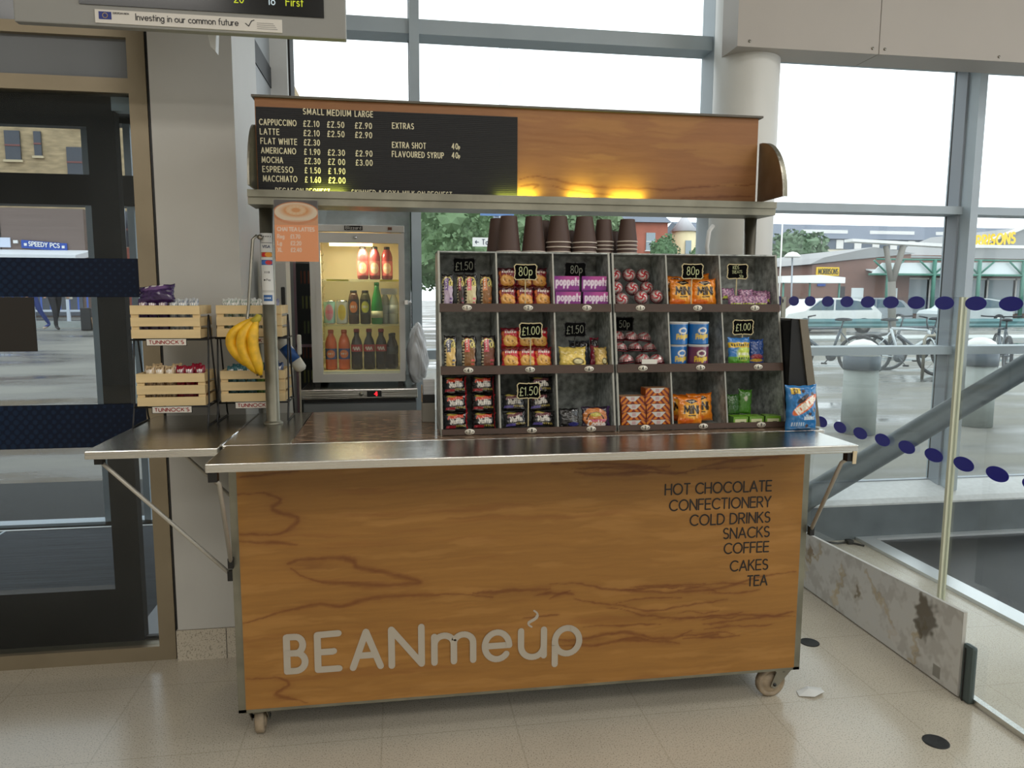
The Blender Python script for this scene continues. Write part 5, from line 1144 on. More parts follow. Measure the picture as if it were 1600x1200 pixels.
def can(key, m, x, label):
    if key in PROTO: return
    t = thing('drink_can', label, 'can', (x, 1.25, 1.3165), 'drinks in the bottle fridge')
    MB().painted(lambda U, V: (.027 * np.cos(U * 2 * PI), .027 * np.sin(U * 2 * PI), .006 + .098 * V), m, 50, 24, FOIL).lathe([(.022, 0), (.027, .006)], (0, 0, 0), STEEL, 24).build('body', t, local=True)
    MB().lathe([(.027, .104), (.023, .112), (.021, .110), (0, .110)], (0, 0, 0), STEEL, 24).build('lid', t, local=True); PROTO[key] = t
can('can1', lab((150, 196, 186), (214, 90, 120), (206, 130, 150)), .204, 'pale green and pink drinks can on the middle shelf')
can('can2', lab((206, 206, 196), (222, 190, 40), (226, 200, 60)), .262, 'silver and yellow drinks can on the middle shelf')
bottle('jo', bp(.025, .155, DKJ, .014, .74), [(.045, .115, lab((34, 26, 22), (236, 224, 206), (220, 120, 40)), .0255)], (.142, .158, .016, CAPK), .316, 1.25, 1.3165, 'dark juice bottle with an orange on its label on the middle shelf')
bottle('jl', bp(.025, .155, mat('dark_green_juice', (60, 56, 26), .15), .014, .74), [(.045, .115, lab((36, 34, 30), (236, 230, 206), (206, 200, 60)), .0255)], (.142, .158, .016, CAPK), .370, 1.25, 1.3165, 'dark juice bottle with a lemon on its label on the middle shelf')
bottle('gr', ([(.024, 0), (.027, .006), (.027, .08), (.022, .12), (.012, .165), (.0105, .185)], GRN), [(.030, .062, mat('cream_label', (206, 204, 170), .5), .0275)], (.180, .196, .012, GRN), .424, 1.24, 1.3165, 'green mineral water bottle with a cream label on the middle shelf')
for i, (x, y) in enumerate(((.462, 1.28), (.502, 1.255))):
    bottle('cl', bp(.022, .150, CLR, .011, .66), [(.05, .09, mat('pale_label', (190, 196, 200), .5), .0225)], (.142, .156, .012, WHITE), x, y, 1.3165, 'clear water bottle on the middle shelf, %s' % ('behind the white card', 'at the fridge wall')[i])
for i, x in enumerate((.207, .268)):
    bottle('or', bp(.027, .185, ORA, .012, .66), [(.050, .100, lab((46, 70, 130), (226, 216, 206), (226, 120, 60)), .0275)], (.172, .188, .0135, CAPO), x, 1.25, 1.102, 'orange soda bottle with a blue label on the bottom shelf, %s' % ('at the fridge wall', 'next to the cola')[i])
def d_cola(U, V):
    C = full(U, (176, 22, 34)); u = (U - .75) * 5
    return over(C, stroke_mask(u, V, [[(-.5 + .05 * k, .45 + .22 * math.sin(k * .9)) for k in range(20)]], .12, .06), (240, 230, 226))
for i, x in enumerate((.326, .384, .440)):
    bottle('co', bp(.027, .190, COLA, .012, .60), [(.085, .118, d_cola, .0275)], (.176, .192, .0135, CAPR), x, 1.25 + .004 * i, 1.102, 'cola bottle with a red label on the bottom shelf, %s' % ('beside the orange soda', 'middle of three', 'beside the dark bottles')[i])
for i, (x, y) in enumerate(((.488, 1.27), (.495, 1.335))):
    bottle('dk', bp(.025, .165, COLA, .012, .62), [(.07, .105, mat('slate_label', (70, 76, 82), .5), .0255)], (.155, .168, .013, CAPK), x, y, 1.102, 'dark soda bottle with a slate label on the bottom shelf, %s' % ('in front', 'at the back')[i])

# crumpled clear bag beside the fridge
bm_ = bmesh.new(); bmesh.ops.create_icosphere(bm_, subdivisions=5, radius=1)
for v in bm_.verts:
    c = v.co; n = .12 * math.sin(c.x * 5 + 3 * c.z) * math.sin(c.z * 5 + c.y * 4 + 1) + .05 * math.sin(c.z * 13 + c.x * 9 + 4 * math.sin(c.y * 7)) * math.sin(c.x * 11 + c.y * 8); k = 1 + n
    v.co = Vector((.612 + c.x * .042 * k * (1.15 - .35 * c.z), 1.24 + c.y * .06 * k, 1.178 + c.z * .146 * (1 + .3 * n)))
pb = MB().add([v.co.copy() for v in bm_.verts], [[v.index for v in f.verts] for f in bm_.faces], mat('cloudy_plastic', (214, 216, 218), .22, spec=.6), True); bm_.free()
pb.build('plastic_bag', loc=(.606, 1.24, 1.032), label='crumpled cloudy plastic bag standing beside the bottle fridge', cat='bag')
# menu panel with a pink edge, white cabinet, blue sprayer behind the post
def d_menu(U, V):
    C = full(U, (58, 62, 62))
    for i, s in enumerate(('MON', 'TUE', 'WED', 'THU', 'FRI', 'SAT', 'SUN')): pass
    for k in range(9): C = over(C, rect(U, V, .15, .85, .08 + .1 * k, .13 + .1 * k) * (np.sin(U * 40 + k * 2) > .1), ((150, 150, 90), (140, 80, 60), (120, 130, 90))[k % 3])
    return C
mp = thing('menu_panel', 'tall dark chalked panel with a pink edge standing behind the post beside the fridge', 'panel', (.06, 1.69, 0))
MB().painted(lambda U, V: (.006 + .12 * U, 0 * U + 1.678, .5 + 1.3 * V), d_menu, 60, 160).box((.0, 1.68, .0), (.125, 1.70, 1.80), mat('panel_grey', (70, 74, 74), .6)).build('panel', mp)
PKE = mat('pink_edge', (206, 170, 180), .4); MB().box((-.012, 1.672, .0), (.0, 1.70, 1.80), PKE).box((-.012, 1.672, 1.18), (.125, 1.678, 1.195), PKE).build('edge', mp, label='pink edge strip')
wc = MB().box((-.02, .90, .0), (.062, 1.02, 1.60), mat('white_cabinet', (196, 196, 192), .5)); 
wct = thing('narrow_cabinet', 'narrow white cabinet with a black recessed handle behind the post', 'cabinet', (.02, .96, 0)); wc.build('body', wct)
MB().box((.040, .893, 1.41), (.056, .90, 1.485), BLACK, bev=.004).build('handle', wct)
sp = thing('spray_bottle', 'blue and white spray bottle lying tilted behind the wire stand and post', 'spray bottle', (.12, .615, ZT))
MB().tube([(.062, .615, 1.290), (.088, .615, 1.256)], [.020, .026], mat('spray_white', (196, 196, 186), .5), 16).build('top', sp)
MB().tube([(.088, .615, 1.256), (.127, .615, 1.200)], .024, mat('spray_blue', (32, 78, 140), .4), 16).build('sleeve', sp)
MB().tube([(.127, .615, 1.200), (.149, .615, 1.168), (.154, .615, 1.16)], [.024, .022, .012], mat('spray_white', (196, 196, 186), .5), 16).build('base', sp)
MB().box((.136, .607, 1.222), (.152, .623, 1.30), mat('spray_white', (196, 196, 186), .5), bev=.006).box((.140, .609, ZT + .0006), (.146, .621, 1.222), STEEL_D).build('holder', sp)
# card holder beside the display
hd = thing('card_holder', 'small grey box of cards and papers on the granite by the display unit', 'box', (.625, .37, ZB))
MB().box((.603, .325, ZB), (.650, .40, 1.066), mat('grey_card_box', (136, 132, 122), .6), bev=.003).build('box', hd)
MB().box((.607, .33, 1.066), (.650, .395, 1.096), BLACK).build('tray', hd); MB().box((.609, .34, 1.096), (.650, .39, 1.150), mat('white_paper_stack', (210, 212, 214), .6, noise=(90, .2, (.05, .05, 1)))).box((.602, .33, 1.07), (.605, .36, 1.13), mat('tan_card', (170, 140, 100), .6)).build('papers', hd)

# ------------------------------------------------------------------ outside: forecourt, bicycles, buildings
def gz(x, y): return min(1, max(0, (y - 8) / 10)) * .55 * min(1, max(0, -x / 4))
g = MB(); xs = [-120, -40, -20, -12, -8, -4, -2, 0, 4, 10, 20, 40, 90, 180]; ys = [1.93, 2.56, 4, 8, 10, 12, 14, 16, 18, 24, 34, 60, 120, 220]
vs = [(x, y, gz(x, y) - .004) for y in ys for x in xs]; n = len(xs)
fs = [(j * n + i, j * n + i + 1, (j + 1) * n + i + 1, (j + 1) * n + i) for j in range(len(ys) - 1) for i in range(n - 1) if not (j == 0 and xs[i] < 0)]
def wet():
    m = mat('wet_forecourt_paving', (150, 152, 150), .3); nt = m.node_tree; b_ = nt.nodes['Principled BSDF']
    tc = nt.nodes.new('ShaderNodeTexCoord'); nz = nt.nodes.new('ShaderNodeTexNoise'); nz.inputs['Scale'].default_value = .55; nz.inputs['Detail'].default_value = 6
    mp_ = nt.nodes.new('ShaderNodeMapping'); mp_.inputs['Scale'].default_value = (.5, 1.6, 1)
    r1 = nt.nodes.new('ShaderNodeMapRange'); r1.inputs[1].default_value = .38; r1.inputs[2].default_value = .62; r1.inputs[3].default_value = .08; r1.inputs[4].default_value = .75
    r2 = nt.nodes.new('ShaderNodeValToRGB'); r2.color_ramp.elements[0].position = .38; r2.color_ramp.elements[1].position = .62
    r2.color_ramp.elements[0].color = (*lin((78, 80, 80)), 1); r2.color_ramp.elements[1].color = (*lin((136, 134, 126)), 1)
    L = nt.links.new; L(tc.outputs['Object'], mp_.inputs['Vector']); L(mp_.outputs['Vector'], nz.inputs['Vector']); L(nz.outputs['Fac'], r1.inputs[0]); L(nz.outputs['Fac'], r2.inputs['Fac'])
    r3 = nt.nodes.new('ShaderNodeMapRange'); r3.inputs[1].default_value = .40; r3.inputs[2].default_value = .56; r3.inputs[3].default_value = .6; r3.inputs[4].default_value = .06; L(nz.outputs['Fac'], r3.inputs[0]); L(r3.outputs[0], b_.inputs['Specular IOR Level']); L(r1.outputs[0], b_.inputs['Roughness']); L(r2.outputs['Color'], b_.inputs['Base Color']); return m
g.add(vs, fs, wet()); struct(g, 'ground')
CONC = mat('pale_concrete', (160, 166, 162), .7, noise=(7, .1)); BAND = mat('slate_band', (70, 82, 94), .5, noise=(9, .15)); DOME = mat('white_dome', (236, 236, 232), .4)
for i, (x, y, lb) in enumerate(((5.40, 4.85, 'concrete bollard with a grey band and white dome outside, in front of the parked bicycles'), (7.03, 5.1, 'concrete bollard with a grey band and white dome outside, beyond the tall mullion'), (-2.75, 7.8, 'concrete bollard with a grey band seen through the entrance doors'))):
    t = thing('bollard', lb, 'bollard', (x, y, gz(x, y)), 'forecourt bollards')
    MB().lathe([(.175, 0), (.172, .69)], (0, 0, 0), CONC, 28).build('shaft', t, local=True)
    MB().lathe([(.186, .69), (.186, .835)], (0, 0, 0), BAND, 28).build('band', t, local=True)
    MB().lathe([(.178, .835), (.17, .90), (.14, .955), (.08, .995), (0, 1.01)], (0, 0, 0), DOME, 28).build('dome_cap', t, local=True)
# bicycles
TYRE = mat('bike_tyre', (34, 36, 40), .7); SPOKE = mat('bike_spoke', (92, 98, 104), .4, .3); SADD = mat('bike_saddle', (36, 38, 44), .6)
def ring(r, n=36): return [(r * math.cos(2 * PI * k / n), 0, r * math.sin(2 * PI * k / n)) for k in range(n + 1)]
def bike(x, y, yaw, rgb, label, src=None):
    t = thing('bicycle', label, 'bicycle', (x, y, 0), 'parked bicycles', yaw); t.scale = (1.12, 1.12, 1.12)
    fm = mat('bike_frame_%d_%d_%d' % rgb, rgb, .35, .3)
    for nm, cx in (('front_wheel', .52), ('rear_wheel', -.52)):
        w_ = MB().tube([(a + cx, b_, c + .335) for a, b_, c in ring(.314)], .026, TYRE, 8, False)
        w_.tube([(a + cx, b_, c + .335) for a, b_, c in ring(.292)], .009, SPOKE, 6, False)
        for k in range(14):
            a = PI * 2 * k / 14; w_.tube([(cx, 0, .335), (cx + .29 * math.cos(a), 0, .335 + .29 * math.sin(a))], .0025, SPOKE, 4, False)
        w_.tube([(cx, -.05, .335), (cx, .05, .335)], .018, SPOKE, 8); w_.build('wheel', t, local=True)
    f = MB(); bb = (-.08, 0, .30); st = (-.22, 0, .78); hd = (.33, 0, .76); h2 = (.36, 0, .64)
    for a, b_, r in ((bb, st, .022), (st, hd, .022), (bb, h2, .026), (hd, h2, .026)): f.tube([a, b_], r, fm, 8)
    for s in (-.06, .06): f.tube([(bb[0], s * .4, bb[2]), (-.52, s, .335)], .010, fm, 6); f.tube([(st[0], s * .3, st[2] - .06), (-.52, s, .335)], .009, fm, 6); f.tube([h2, (.40, s, .60), (.52, s, .335)], .012, fm, 6)
    f.build('frame', t, local=True)
    MB().tube([hd, (.30, 0, .90), (.30, 0, .96)], .014, SPOKE, 8).tube([(.22, -.31, .98), (.28, -.2, .97), (.30, 0, .965), (.28, .2, .97), (.22, .31, .98)], .012, SADD, 8).build('handlebar', t, local=True)
    MB().tube([st, (-.25, 0, .90)], .013, SPOKE, 8).lathe([(0, -.02), (.075, -.01), (.08, .015), (.05, .035), (0, .04)], (0, 0, 0), SADD, 16, M=Matrix.Translation((-.25, 0, .915)) @ Matrix.Diagonal((1.7, 1, 1, 1))).build('saddle', t, local=True)
    MB().lathe([(.085, -.004), (.085, .004)], (bb[0], -.05, bb[2]), SPOKE, 20, 'y').tube([(bb[0], -.06, bb[2]), (bb[0] + .1, -.07, bb[2] - .13)], .01, SPOKE, 6).box((bb[0] + .06, -.15, bb[2] - .145), (bb[0] + .15, -.07, bb[2] - .12), SADD).build('crank', t, local=True)
    return t
bike(8.55, 10.6, 2.5, (84, 94, 102), 'grey bicycle parked outside next to the side-facing black unit')
bike(9.9, 10.2, -.55, (206, 214, 218), 'silver bicycle parked outside between the domed bollard and the tall mullion')
bike(10.75, 10.9, 2.75, (96, 104, 112), 'dark grey bicycle parked behind the silver one')
bike(12.05, 10.3, 1.0, (70, 82, 90), 'dark bicycle parked outside beyond the tall mullion')
bks = MB().tube([(9.72, 9.45, 0), (9.72, 9.45, .72), (9.76, 9.45, .78), (10.5, 9.45, .78), (10.54, 9.45, .72), (10.54, 9.45, 0)], .028, STEEL_D, 10)
bks.build('bike_stand', loc=(9.72, 9.45, 0), label='steel hoop stand beside the silver bicycle', cat='stand')
gr = thing('guard_rail', 'pale teal guard rail running along the car park edge behind the bicycles', 'rail', (18, 20, 0))
MB().prism([(20, .45), (19.96, .52), (20, .58), (19.96, .66), (20, .75), (20.05, .75), (20.05, .45)], 6, 60, mat('teal_rail', (92, 136, 140), .5), 'yz').build('beam', gr)
for k in range(14): MB().box((7 + 4 * k, 20.05, 0), (7.12 + 4 * k, 20.17, .72), STEEL_D).build('post', gr)
struct(MB().box((4, 20.6, -.01), (90, 22.6, .06), mat('bright_ground_strip', (190, 194, 192), .6)), 'trim_bright_ground_outside')  # pale colour stands in for the bright sheen of wet ground
# Y-shaped timber canopy support
TIM = mat('weathered_timber', (124, 122, 114), .7); yp = thing('canopy_support', 'weathered Y-shaped timber support carrying a white canopy edge in the car park', 'post', (14.6, 17, 0))
MB().tube([(14.6, 17, 0), (14.45, 17, 1.9)], .11, TIM, 10).tube([(14.45, 17, 1.8), (14.20, 17, 2.9)], .075, TIM, 10).tube([(14.45, 17, 1.8), (14.74, 17, 2.9)], .09, TIM, 10).build('post', yp)
MB().prism([(13.1, 3.0), (16.3, 2.88), (22, 2.88), (22, 2.96), (16.3, 2.97), (13.1, 3.08)], 16.9, 17.3, mat('white_canopy_edge', (228, 230, 228), .5), 'xz').build('canopy_edge', yp)
# parked cars
def car(x, y, rgb, label, ln=4.2):
    t = thing('car', label, 'car', (x, y, 0)); pm = mat('car_paint_%d' % rgb[0], rgb, .25, .1); gm = mat('car_glass', (70, 96, 106), .08)
    pr = [(-.5, .28), (-.5, .62), (-.47, .78), (-.30, .90), (-.16, 1.36), (.16, 1.42), (.36, 1.30), (.47, .92), (.5, .80), (.5, .28)]
    P = [(x + a * ln, b_) for a, b_ in pr]
    MB().prism(P, y - .82, y + .82, pm, 'xz').build('body', t)
    MB().prism([(x - .27 * ln, .93), (x - .155 * ln, 1.31), (x - .01 * ln, 1.35), (x - .01 * ln, .93)], y - .835, y - .825, gm, 'xz').prism([(x + .01 * ln, .93), (x + .01 * ln, 1.35), (x + .15 * ln, 1.36), (x + .33 * ln, 1.25), (x + .40 * ln, .95)], y - .835, y - .825, gm, 'xz').build('window', t)
    for cx in (-.30, .31): MB().lathe([(.31, -.1), (.31, .1)], (x + cx * ln, y - .78, .31), TYRE, 24, 'y').lathe([(.19, -.105), (.19, -.1)], (x + cx * ln, y - .78, .31), STEEL, 18, 'y').build('wheel', t)
car(17.9, 26, (232, 234, 232), 'white car parked behind the guard rail, behind the grey bicycle')
car(29.5, 32, (196, 204, 206), 'silver car parked in front of the supermarket canopy, beside the tall mullion')
car(24.6, 33, (150, 158, 164), 'grey car parked in front of the supermarket door')
# supermarket
BRK = mat('red_brown_brick', (126, 98, 88), .8, noise=(3, .12)); ROOFG = mat('grey_sheet_roof', (140, 142, 142), .6); GREEN = mat('green_steel', (72, 128, 112), .5); YEL = mat('yellow_sign', (240, 200, 40), .5); GLZ = mat('pale_canopy_glazing', (222, 232, 234), .3); SHOPG = mat('shopfront_glass', (150, 166, 174), .15)
sm = thing('supermarket', 'low brown brick supermarket with yellow signs and a green framed glazed canopy', 'building', (37, 46, 0))
MB().prism([(28.6, 0), (28.6, 3.65), (31.0, 3.95), (36, 4.5), (36, 0)], 45, 56, BRK, 'xz').box((36, 46.5, 0), (62, 56, 4.5), BRK).build('brick_wall', sm)
MB().prism([(28.3, 3.68), (31.0, 3.98), (36.2, 4.5), (33.0, 4.9), (29.3, 4.15)], 44.8, 56, ROOFG, 'xz').prism([(34, 4.5), (40.2, 4.4), (46, 6.6), (54, 4.6), (62, 4.6), (62, 4.3), (34, 4.3)], 46.3, 56, ROOFG, 'xz').prism([(40.2, 4.55), (46, 6.75), (54, 4.75), (54, 4.6), (46, 6.55), (40.2, 4.35)], 46.0, 46.4, WHITE, 'xz').build('roof', sm)
s1 = MB().box((28.87, 44.9, 2.92), (30.55, 45, 3.5), YEL)
DKT = mat('sign_dark_text', (70, 66, 30), .6); q, L = text_strokes('MORRISONS', .36, .8, .24); k = 1.45 / L; ribbon(s1, [[(29.0 + a * k, 3.03 + b) for a, b in p] for p in q], .055, DKT, lambda a, b: (a, 44.88, b)); s1.build('sign', sm, label='yellow store sign')
s2_ = MB(); q, L = text_strokes('MORRISONS', .72, .85, .26); k = 4.4 / L; ribbon(s2_, [[(40.5 + a * k, 5.00 + b + (a * k) * .10) for a, b in p] for p in q], .17, YEL, lambda a, b: (a, 45.9, b)); s2_.build('sign_letters', sm, label='large yellow store name letters')
MB().box((29.0, 44.9, 2.2), (29.6, 44.95, 2.6), mat('bank_blue', (40, 70, 140), .5)).box((30.6, 44.95, 1.2), (31.1, 45, 2.2), mat('dark_doorway', (60, 58, 60), .6)).build('wall_plate', sm)
MB().prism([(31.8, 3.0), (32.6, 3.75), (50, 4.0), (50, 3.0)], 43.2, 43.3, GLZ, 'xz').prism([(43.2, 3.0), (43.3, 3.05), (46.4, 3.7), (46.4, 3.6)], 32.6, 50, GLZ, 'yz').build('canopy_glazing', sm)
for k in range(5):
    x = 32.9 + 3.4 * k
    MB().tube([(x, 43, 0), (x, 43, 4.0)], .13, GREEN, 8).tube([(x, 43, 3.0), (x + 1.1, 43, 3.9)], .06, GREEN, 6).tube([(x, 43, 3.0), (x - 1.1, 43, 3.9)], .06, GREEN, 6).build('canopy_frame', sm)
MB().tube([(31.5, 43, 2.98), (50, 43, 2.98)], .09, GREEN, 6).tube([(32, 43, 3.98), (50, 43, 3.98)], .07, GREEN, 6).build('canopy_frame', sm)
for k in range(5):
    x = 36.2 + 2.35 * k; MB().box((x, 46.3, .3), (x + 2.2, 46.45, 2.8), SHOPG).box((x, 46.25, .25), (x + .12, 46.4, 2.85), WHITE).box((x, 46.25, 2.75), (x + 2.3, 46.4, 2.88), WHITE).build('shop_window', sm)
for x in (31.6, 34.2): MB().box((x, 44.95, 1.0), (x + .9, 45, 2.1), GLZ).build('window', sm)
# walkway shelter, lamps, slate terrace, trees, sandstone block, turret house
sh = thing('trolley_shelter', 'white roofed trolley shelter in the car park left of the supermarket gable'.replace('left of', 'next to'), 'shelter', (22.4, 35, 0))
MB().prism([(20.4, 2.2), (24.0, 2.2), (24.0, 2.5), (22.6, 2.62), (20.4, 2.55)], 34, 36, mat('white_shelter_roof', (236, 238, 236), .5), 'xz').build('roof', sh)
for x in (20.6, 22.1, 23.8): MB().tube([(x, 34.2, 0), (x, 34.2, 2.2)], .05, GREEN, 6).build('post', sh)
lp = thing('street_lamp', 'slim grey street lamp with a white dish in front of the car park tree', 'lamp', (18.75, 30, 0)); MB().tube([(18.75, 30, 0), (18.67, 30, 3.3)], .04, ALU_D, 8).build('pole', lp); MB().lathe([(.34, 3.28), (.36, 3.36), (.2, 3.5), (0, 3.55)], (18.67, 30, 0), DOME, 20).build('dish', lp)
lp = thing('flag_pole', 'thin white pole at the edge of the round column', 'pole', (18.1, 30, 0)); MB().tube([(18.1, 30, 0), (18.1, 30, 5.2)], .035, WHITE, 8).build('pole', lp)
SLT = mat('slate_roof', (96, 106, 120), .7, noise=(1.2, .06)); CRM = mat('cream_render', (230, 224, 204), .7)
tb = thing('terrace_building', 'long slate-roofed building with white windows on the skyline', 'building', (60, 80, 0))
MB().box((34, 80, 0), (110, 92, 7.2), CRM).box((34, 79.9, 7.15), (110, 92, 8.4), mat('slate_hung_wall', (104, 114, 126), .7)).build('wall', tb)
MB().prism([(79.6, 8.35), (86, 10.6), (92.4, 8.35)], 34, 110, SLT, 'yz').build('roof', tb)
for k in range(11): MB().box((47.5 + 2.35 * k, 79.8, 7.2), (48.4 + 2.35 * k, 79.9, 8.25), WHITE).build('window', tb)
for k in range(3): MB().box((49 + 9 * k, 82, 9.0), (55 + 9 * k, 82.1, 9.6), WHITE).build('roof_rail', tb)
def tree(name, x, y, z0, rx, rz, rgb, label, leaves=1500, seed=1, trunk=True):
    R = np.random.default_rng(seed); t = thing(name, label, 'tree', (x, y, gz(x, y)))
    lm = mat('leaf_%d_%d' % rgb[:2], rgb, .7, noise=(1.5 / rx, .3)); b_ = bmesh.new(); bmesh.ops.create_icosphere(b_, subdivisions=4, radius=1)
    for v in b_.verts:
        c = v.co.copy(); n_ = 1 + .16 * math.sin(c.x * 5 + seed) * math.sin(c.z * 6 + c.y * 3) + .10 * math.sin(c.x * 13 + c.y * 9 + seed) * math.sin(c.z * 15)
        v.co = Vector((x + c.x * rx * .86 * n_, y + c.y * rx * .86 * n_, z0 + c.z * rz * .86 * n_))
    cr = MB().add([v.co.copy() for v in b_.verts], [[v.index for v in f.verts] for f in b_.faces], lm, False); b_.free()
    D = R.normal(size=(leaves, 3)); D /= np.linalg.norm(D, axis=1)[:, None]; rad = .78 + .28 * R.random(leaves); sz = rx * (.05 + .05 * R.random(leaves)) * (1400 / max(1400, leaves)) ** .5
    for d_, r_, s_ in zip(D, rad, sz):
        lob = 1 + .2 * math.sin(d_[0] * 5 + seed) * math.sin(d_[2] * 6)
        c = Vector((x + d_[0] * rx * r_ * lob, y + d_[1] * rx * r_ * lob, z0 + d_[2] * rz * r_ * lob)); a = Vector(R.normal(size=3)).normalized() * s_; b2 = Vector(R.normal(size=3)).cross(a).normalized() * s_
        cr.add([c + a, c + b2, c - a, c - b2], [(0, 1, 2, 3)], lm)
    cr.build('crown', t, fix=False)
    if trunk: MB().tube([(x, y, gz(x, y)), (x + .05, y, z0)], max(.12, rx * .08), mat('bark', (84, 74, 64), .9), 8).build('trunk', t)
tree('tree', 36.3, 60, 4.9, 2.6, 2.4, (96, 122, 92), 'round green tree in the car park in front of the slate building', 1400, 1)
tree('tree', 32.4, 64.5, 4.2, 1.8, 2.6, (112, 134, 104), 'paler tree beside the round column in front of the slate building', 900, 2)
tree('tree', 17.9, 45, 4.0, 1.0, 1.45, (84, 116, 78), 'small round tree in front of the red sandstone block', 900, 3)
tree('tree', 21.2, 47, 3.9, .8, 1.1, (96, 126, 84), 'small tree in front of the cream turret house', 700, 4)
tree('tree', 2.4, 24, 3.5, 2.2, 1.9, (104, 132, 92), 'broad leafy tree behind the taxis sign', 7000, 5)
tree('tree', 6.2, 30, 4.0, 2.6, 1.7, (110, 136, 98), 'leafy tree seen between the paper cups', 5000, 6)
tree('tree', 13.6, 50, 6.6, 3.0, 2.6, (106, 128, 92), 'tall tree rising beside the red sandstone block', 1600, 7)
REDS = mat('red_sandstone', (176, 104, 84), .8, noise=(1.5, .12)); rb = thing('sandstone_building', 'red sandstone block with paired sash windows behind the small round tree', 'building', (18, 55, 0))
MB().box((9, 55, 0), (21.9, 66, 7.3), REDS).build('wall', rb); MB().prism([(54.6, 7.3), (60, 9.4), (66.4, 7.3)], 8.8, 22.1, SLT, 'yz').build('roof', rb)
for z in (5.9, 3.4):
    for k in range(7): MB().box((10.2 + 1.65 * k, 54.9, z - .8), (10.95 + 1.65 * k, 55, z + .6), SHOPG).box((10.1 + 1.65 * k, 54.85, z - .85), (11.05 + 1.65 * k, 54.9, z - .78), WHITE).box((10.2 + 1.65 * k, 54.87, z - .12), (10.95 + 1.65 * k, 54.9, z - .06), WHITE).build('window', rb)
ch = thing('turret_house', 'cream house with a pointed turret next to the red sandstone block', 'house', (24.5, 58, 0))
MB().box((23.4, 58, 0), (27, 66, 6.6), mat('yellow_cream_render', (232, 218, 176), .7)).lathe([(1.0, 0), (1.0, 6.9)], (24.45, 58, 0), mat('yellow_cream_render', (232, 218, 176), .7), 12).build('wall', ch)
MB().lathe([(1.15, 6.9), (0, 8.4)], (24.45, 58, 0), mat('pale_slate_cone', (206, 206, 210), .6), 12).prism([(57.8, 6.6), (62, 8), (66, 6.6)], 25.2, 27.2, SLT, 'yz').build('roof', ch)
MB().box((24.2, 56.9, 5.0), (24.7, 57.0, 6.1), SHOPG).build('window', ch)
ts = thing('taxi_sign', 'white taxis direction sign on a grey post outside behind the cups', 'sign', (2.42, 12, 0))
MB().tube([(2.42, 12.05, 0), (2.42, 12.05, 3.3)], .06, mat('grey_sign_post', (150, 160, 172), .5), 10).build('post', ts)
b_ = MB().box((1.95, 11.97, 2.395), (2.75, 12.0, 2.565), WHITE); q, L = text_strokes('< Taxis', .095, .95, .26, .5); ribbon(b_, [[(2.0 + a, 2.435 + c) for a, c in p] for p in q], .014, mat('sign_navy', (40, 46, 70), .5), lambda a, c: (a, 11.965, c)); b_.build('sign_plate', ts)
MB().box((2.1, 11.97, 2.98), (2.75, 12.0, 3.2), mat('blue_sign', (96, 130, 180), .5)).build('sign_plate', ts)
fp = MB().tube([(2.64, 12.6, 0), (2.62, 12.6, 9)], .09, mat('pale_mast_paint', (226, 230, 232), .5), 10); fp.build('lamp_mast', loc=(2.64, 12.6, 0), label='tall pale lamp mast rising behind the canopy', cat='mast')

# left, through the doors: tenement, shop, people
SAND = mat('buff_sandstone', (166, 146, 112), .85, noise=(3.2, .3, (.6, 1, 2.2))); tn = thing('tenement', 'buff sandstone tenement with tall sash windows seen through the doors', 'building', (-14, 34, .5))
MB().box((-34, 34, 0), (-5, 44, 13), SAND).build('wall', tn)
WIN = mat('dark_sash_glass', (58, 62, 70), .2)
for x, z, w_, h_ in ((-16.1, 7.95, .62, 1.25), (-15.08, 8.05, .3, 1.05), (-13.55, 7.3, .75, 1.3), (-12.0, 8.2, .4, 1.1), (-11.7, 4.4, .5, 1.6), (-10.9, 4.4, .4, 1.6), (-13.5, 9.6, .7, 1.4), (-17.9, 7.9, .7, 1.3)):
    MB().box((x - w_ / 2, 33.9, z - h_ / 2), (x + w_ / 2, 33.98, z + h_ / 2), WIN).box((x - w_ / 2 - .08, 33.85, z - h_ / 2 - .1), (x + w_ / 2 + .08, 33.95, z - h_ / 2), mat('stone_sill', (196, 180, 146), .8)).box((x - w_ / 2, 33.87, z - .04), (x + w_ / 2, 33.9, z + .03), mat('sash_bar', (120, 70, 64), .6)).build('window', tn)
MB().tube([(-12.55, 33.8, .5), (-12.55, 33.8, 12)], .09, WHITE, 8).build('downpipe', tn)
rw = MB().box((-11.9, 32.5, .5), (-5, 32.8, 3.5), mat('red_brick_wall', (150, 84, 70), .85, noise=(4, .15))); rw.build('yard_wall', loc=(-9, 32.6, .5), label='low red brick wall beside the shop', cat='wall')
sp_ = thing('shop', 'flat-roofed brown clad shop with a blue sign and white canopy seen through the doors', 'shop', (-16, 30, .5))
MB().box((-30, 30, .5), (-11.9, 33, 4.85), mat('brown_cladding', (116, 100, 92), .7, noise=(14, .12, (.02, 1, 1)))).box((-15.0, 29.98, 3.0), (-14.97, 30, 4.8), RUBBER).build('wall', sp_)
MB().prism([(28.3, 2.75), (30, 3.0), (30, 3.22), (28.3, 2.95)], -30, -11.6, mat('white_canopy', (228, 230, 232), .5), 'yz').build('canopy', sp_)
b_ = MB().prism([(-14.22, 3.28), (-12.55, 3.18), (-12.55, 3.48), (-14.22, 3.60)], 29.93, 29.98, mat('sign_blue', (36, 74, 160), .5), 'xz'); q, L = text_strokes('SPEEDY PCS', .16, 1.0, .24, .5); k = 1.12 / L; ribbon(b_, [[(-13.93 + a * k, 3.37 - .06 * (a * k) + c) for a, c in p] for p in q], .035, WHITE, lambda a, c: (a, 29.9, c))
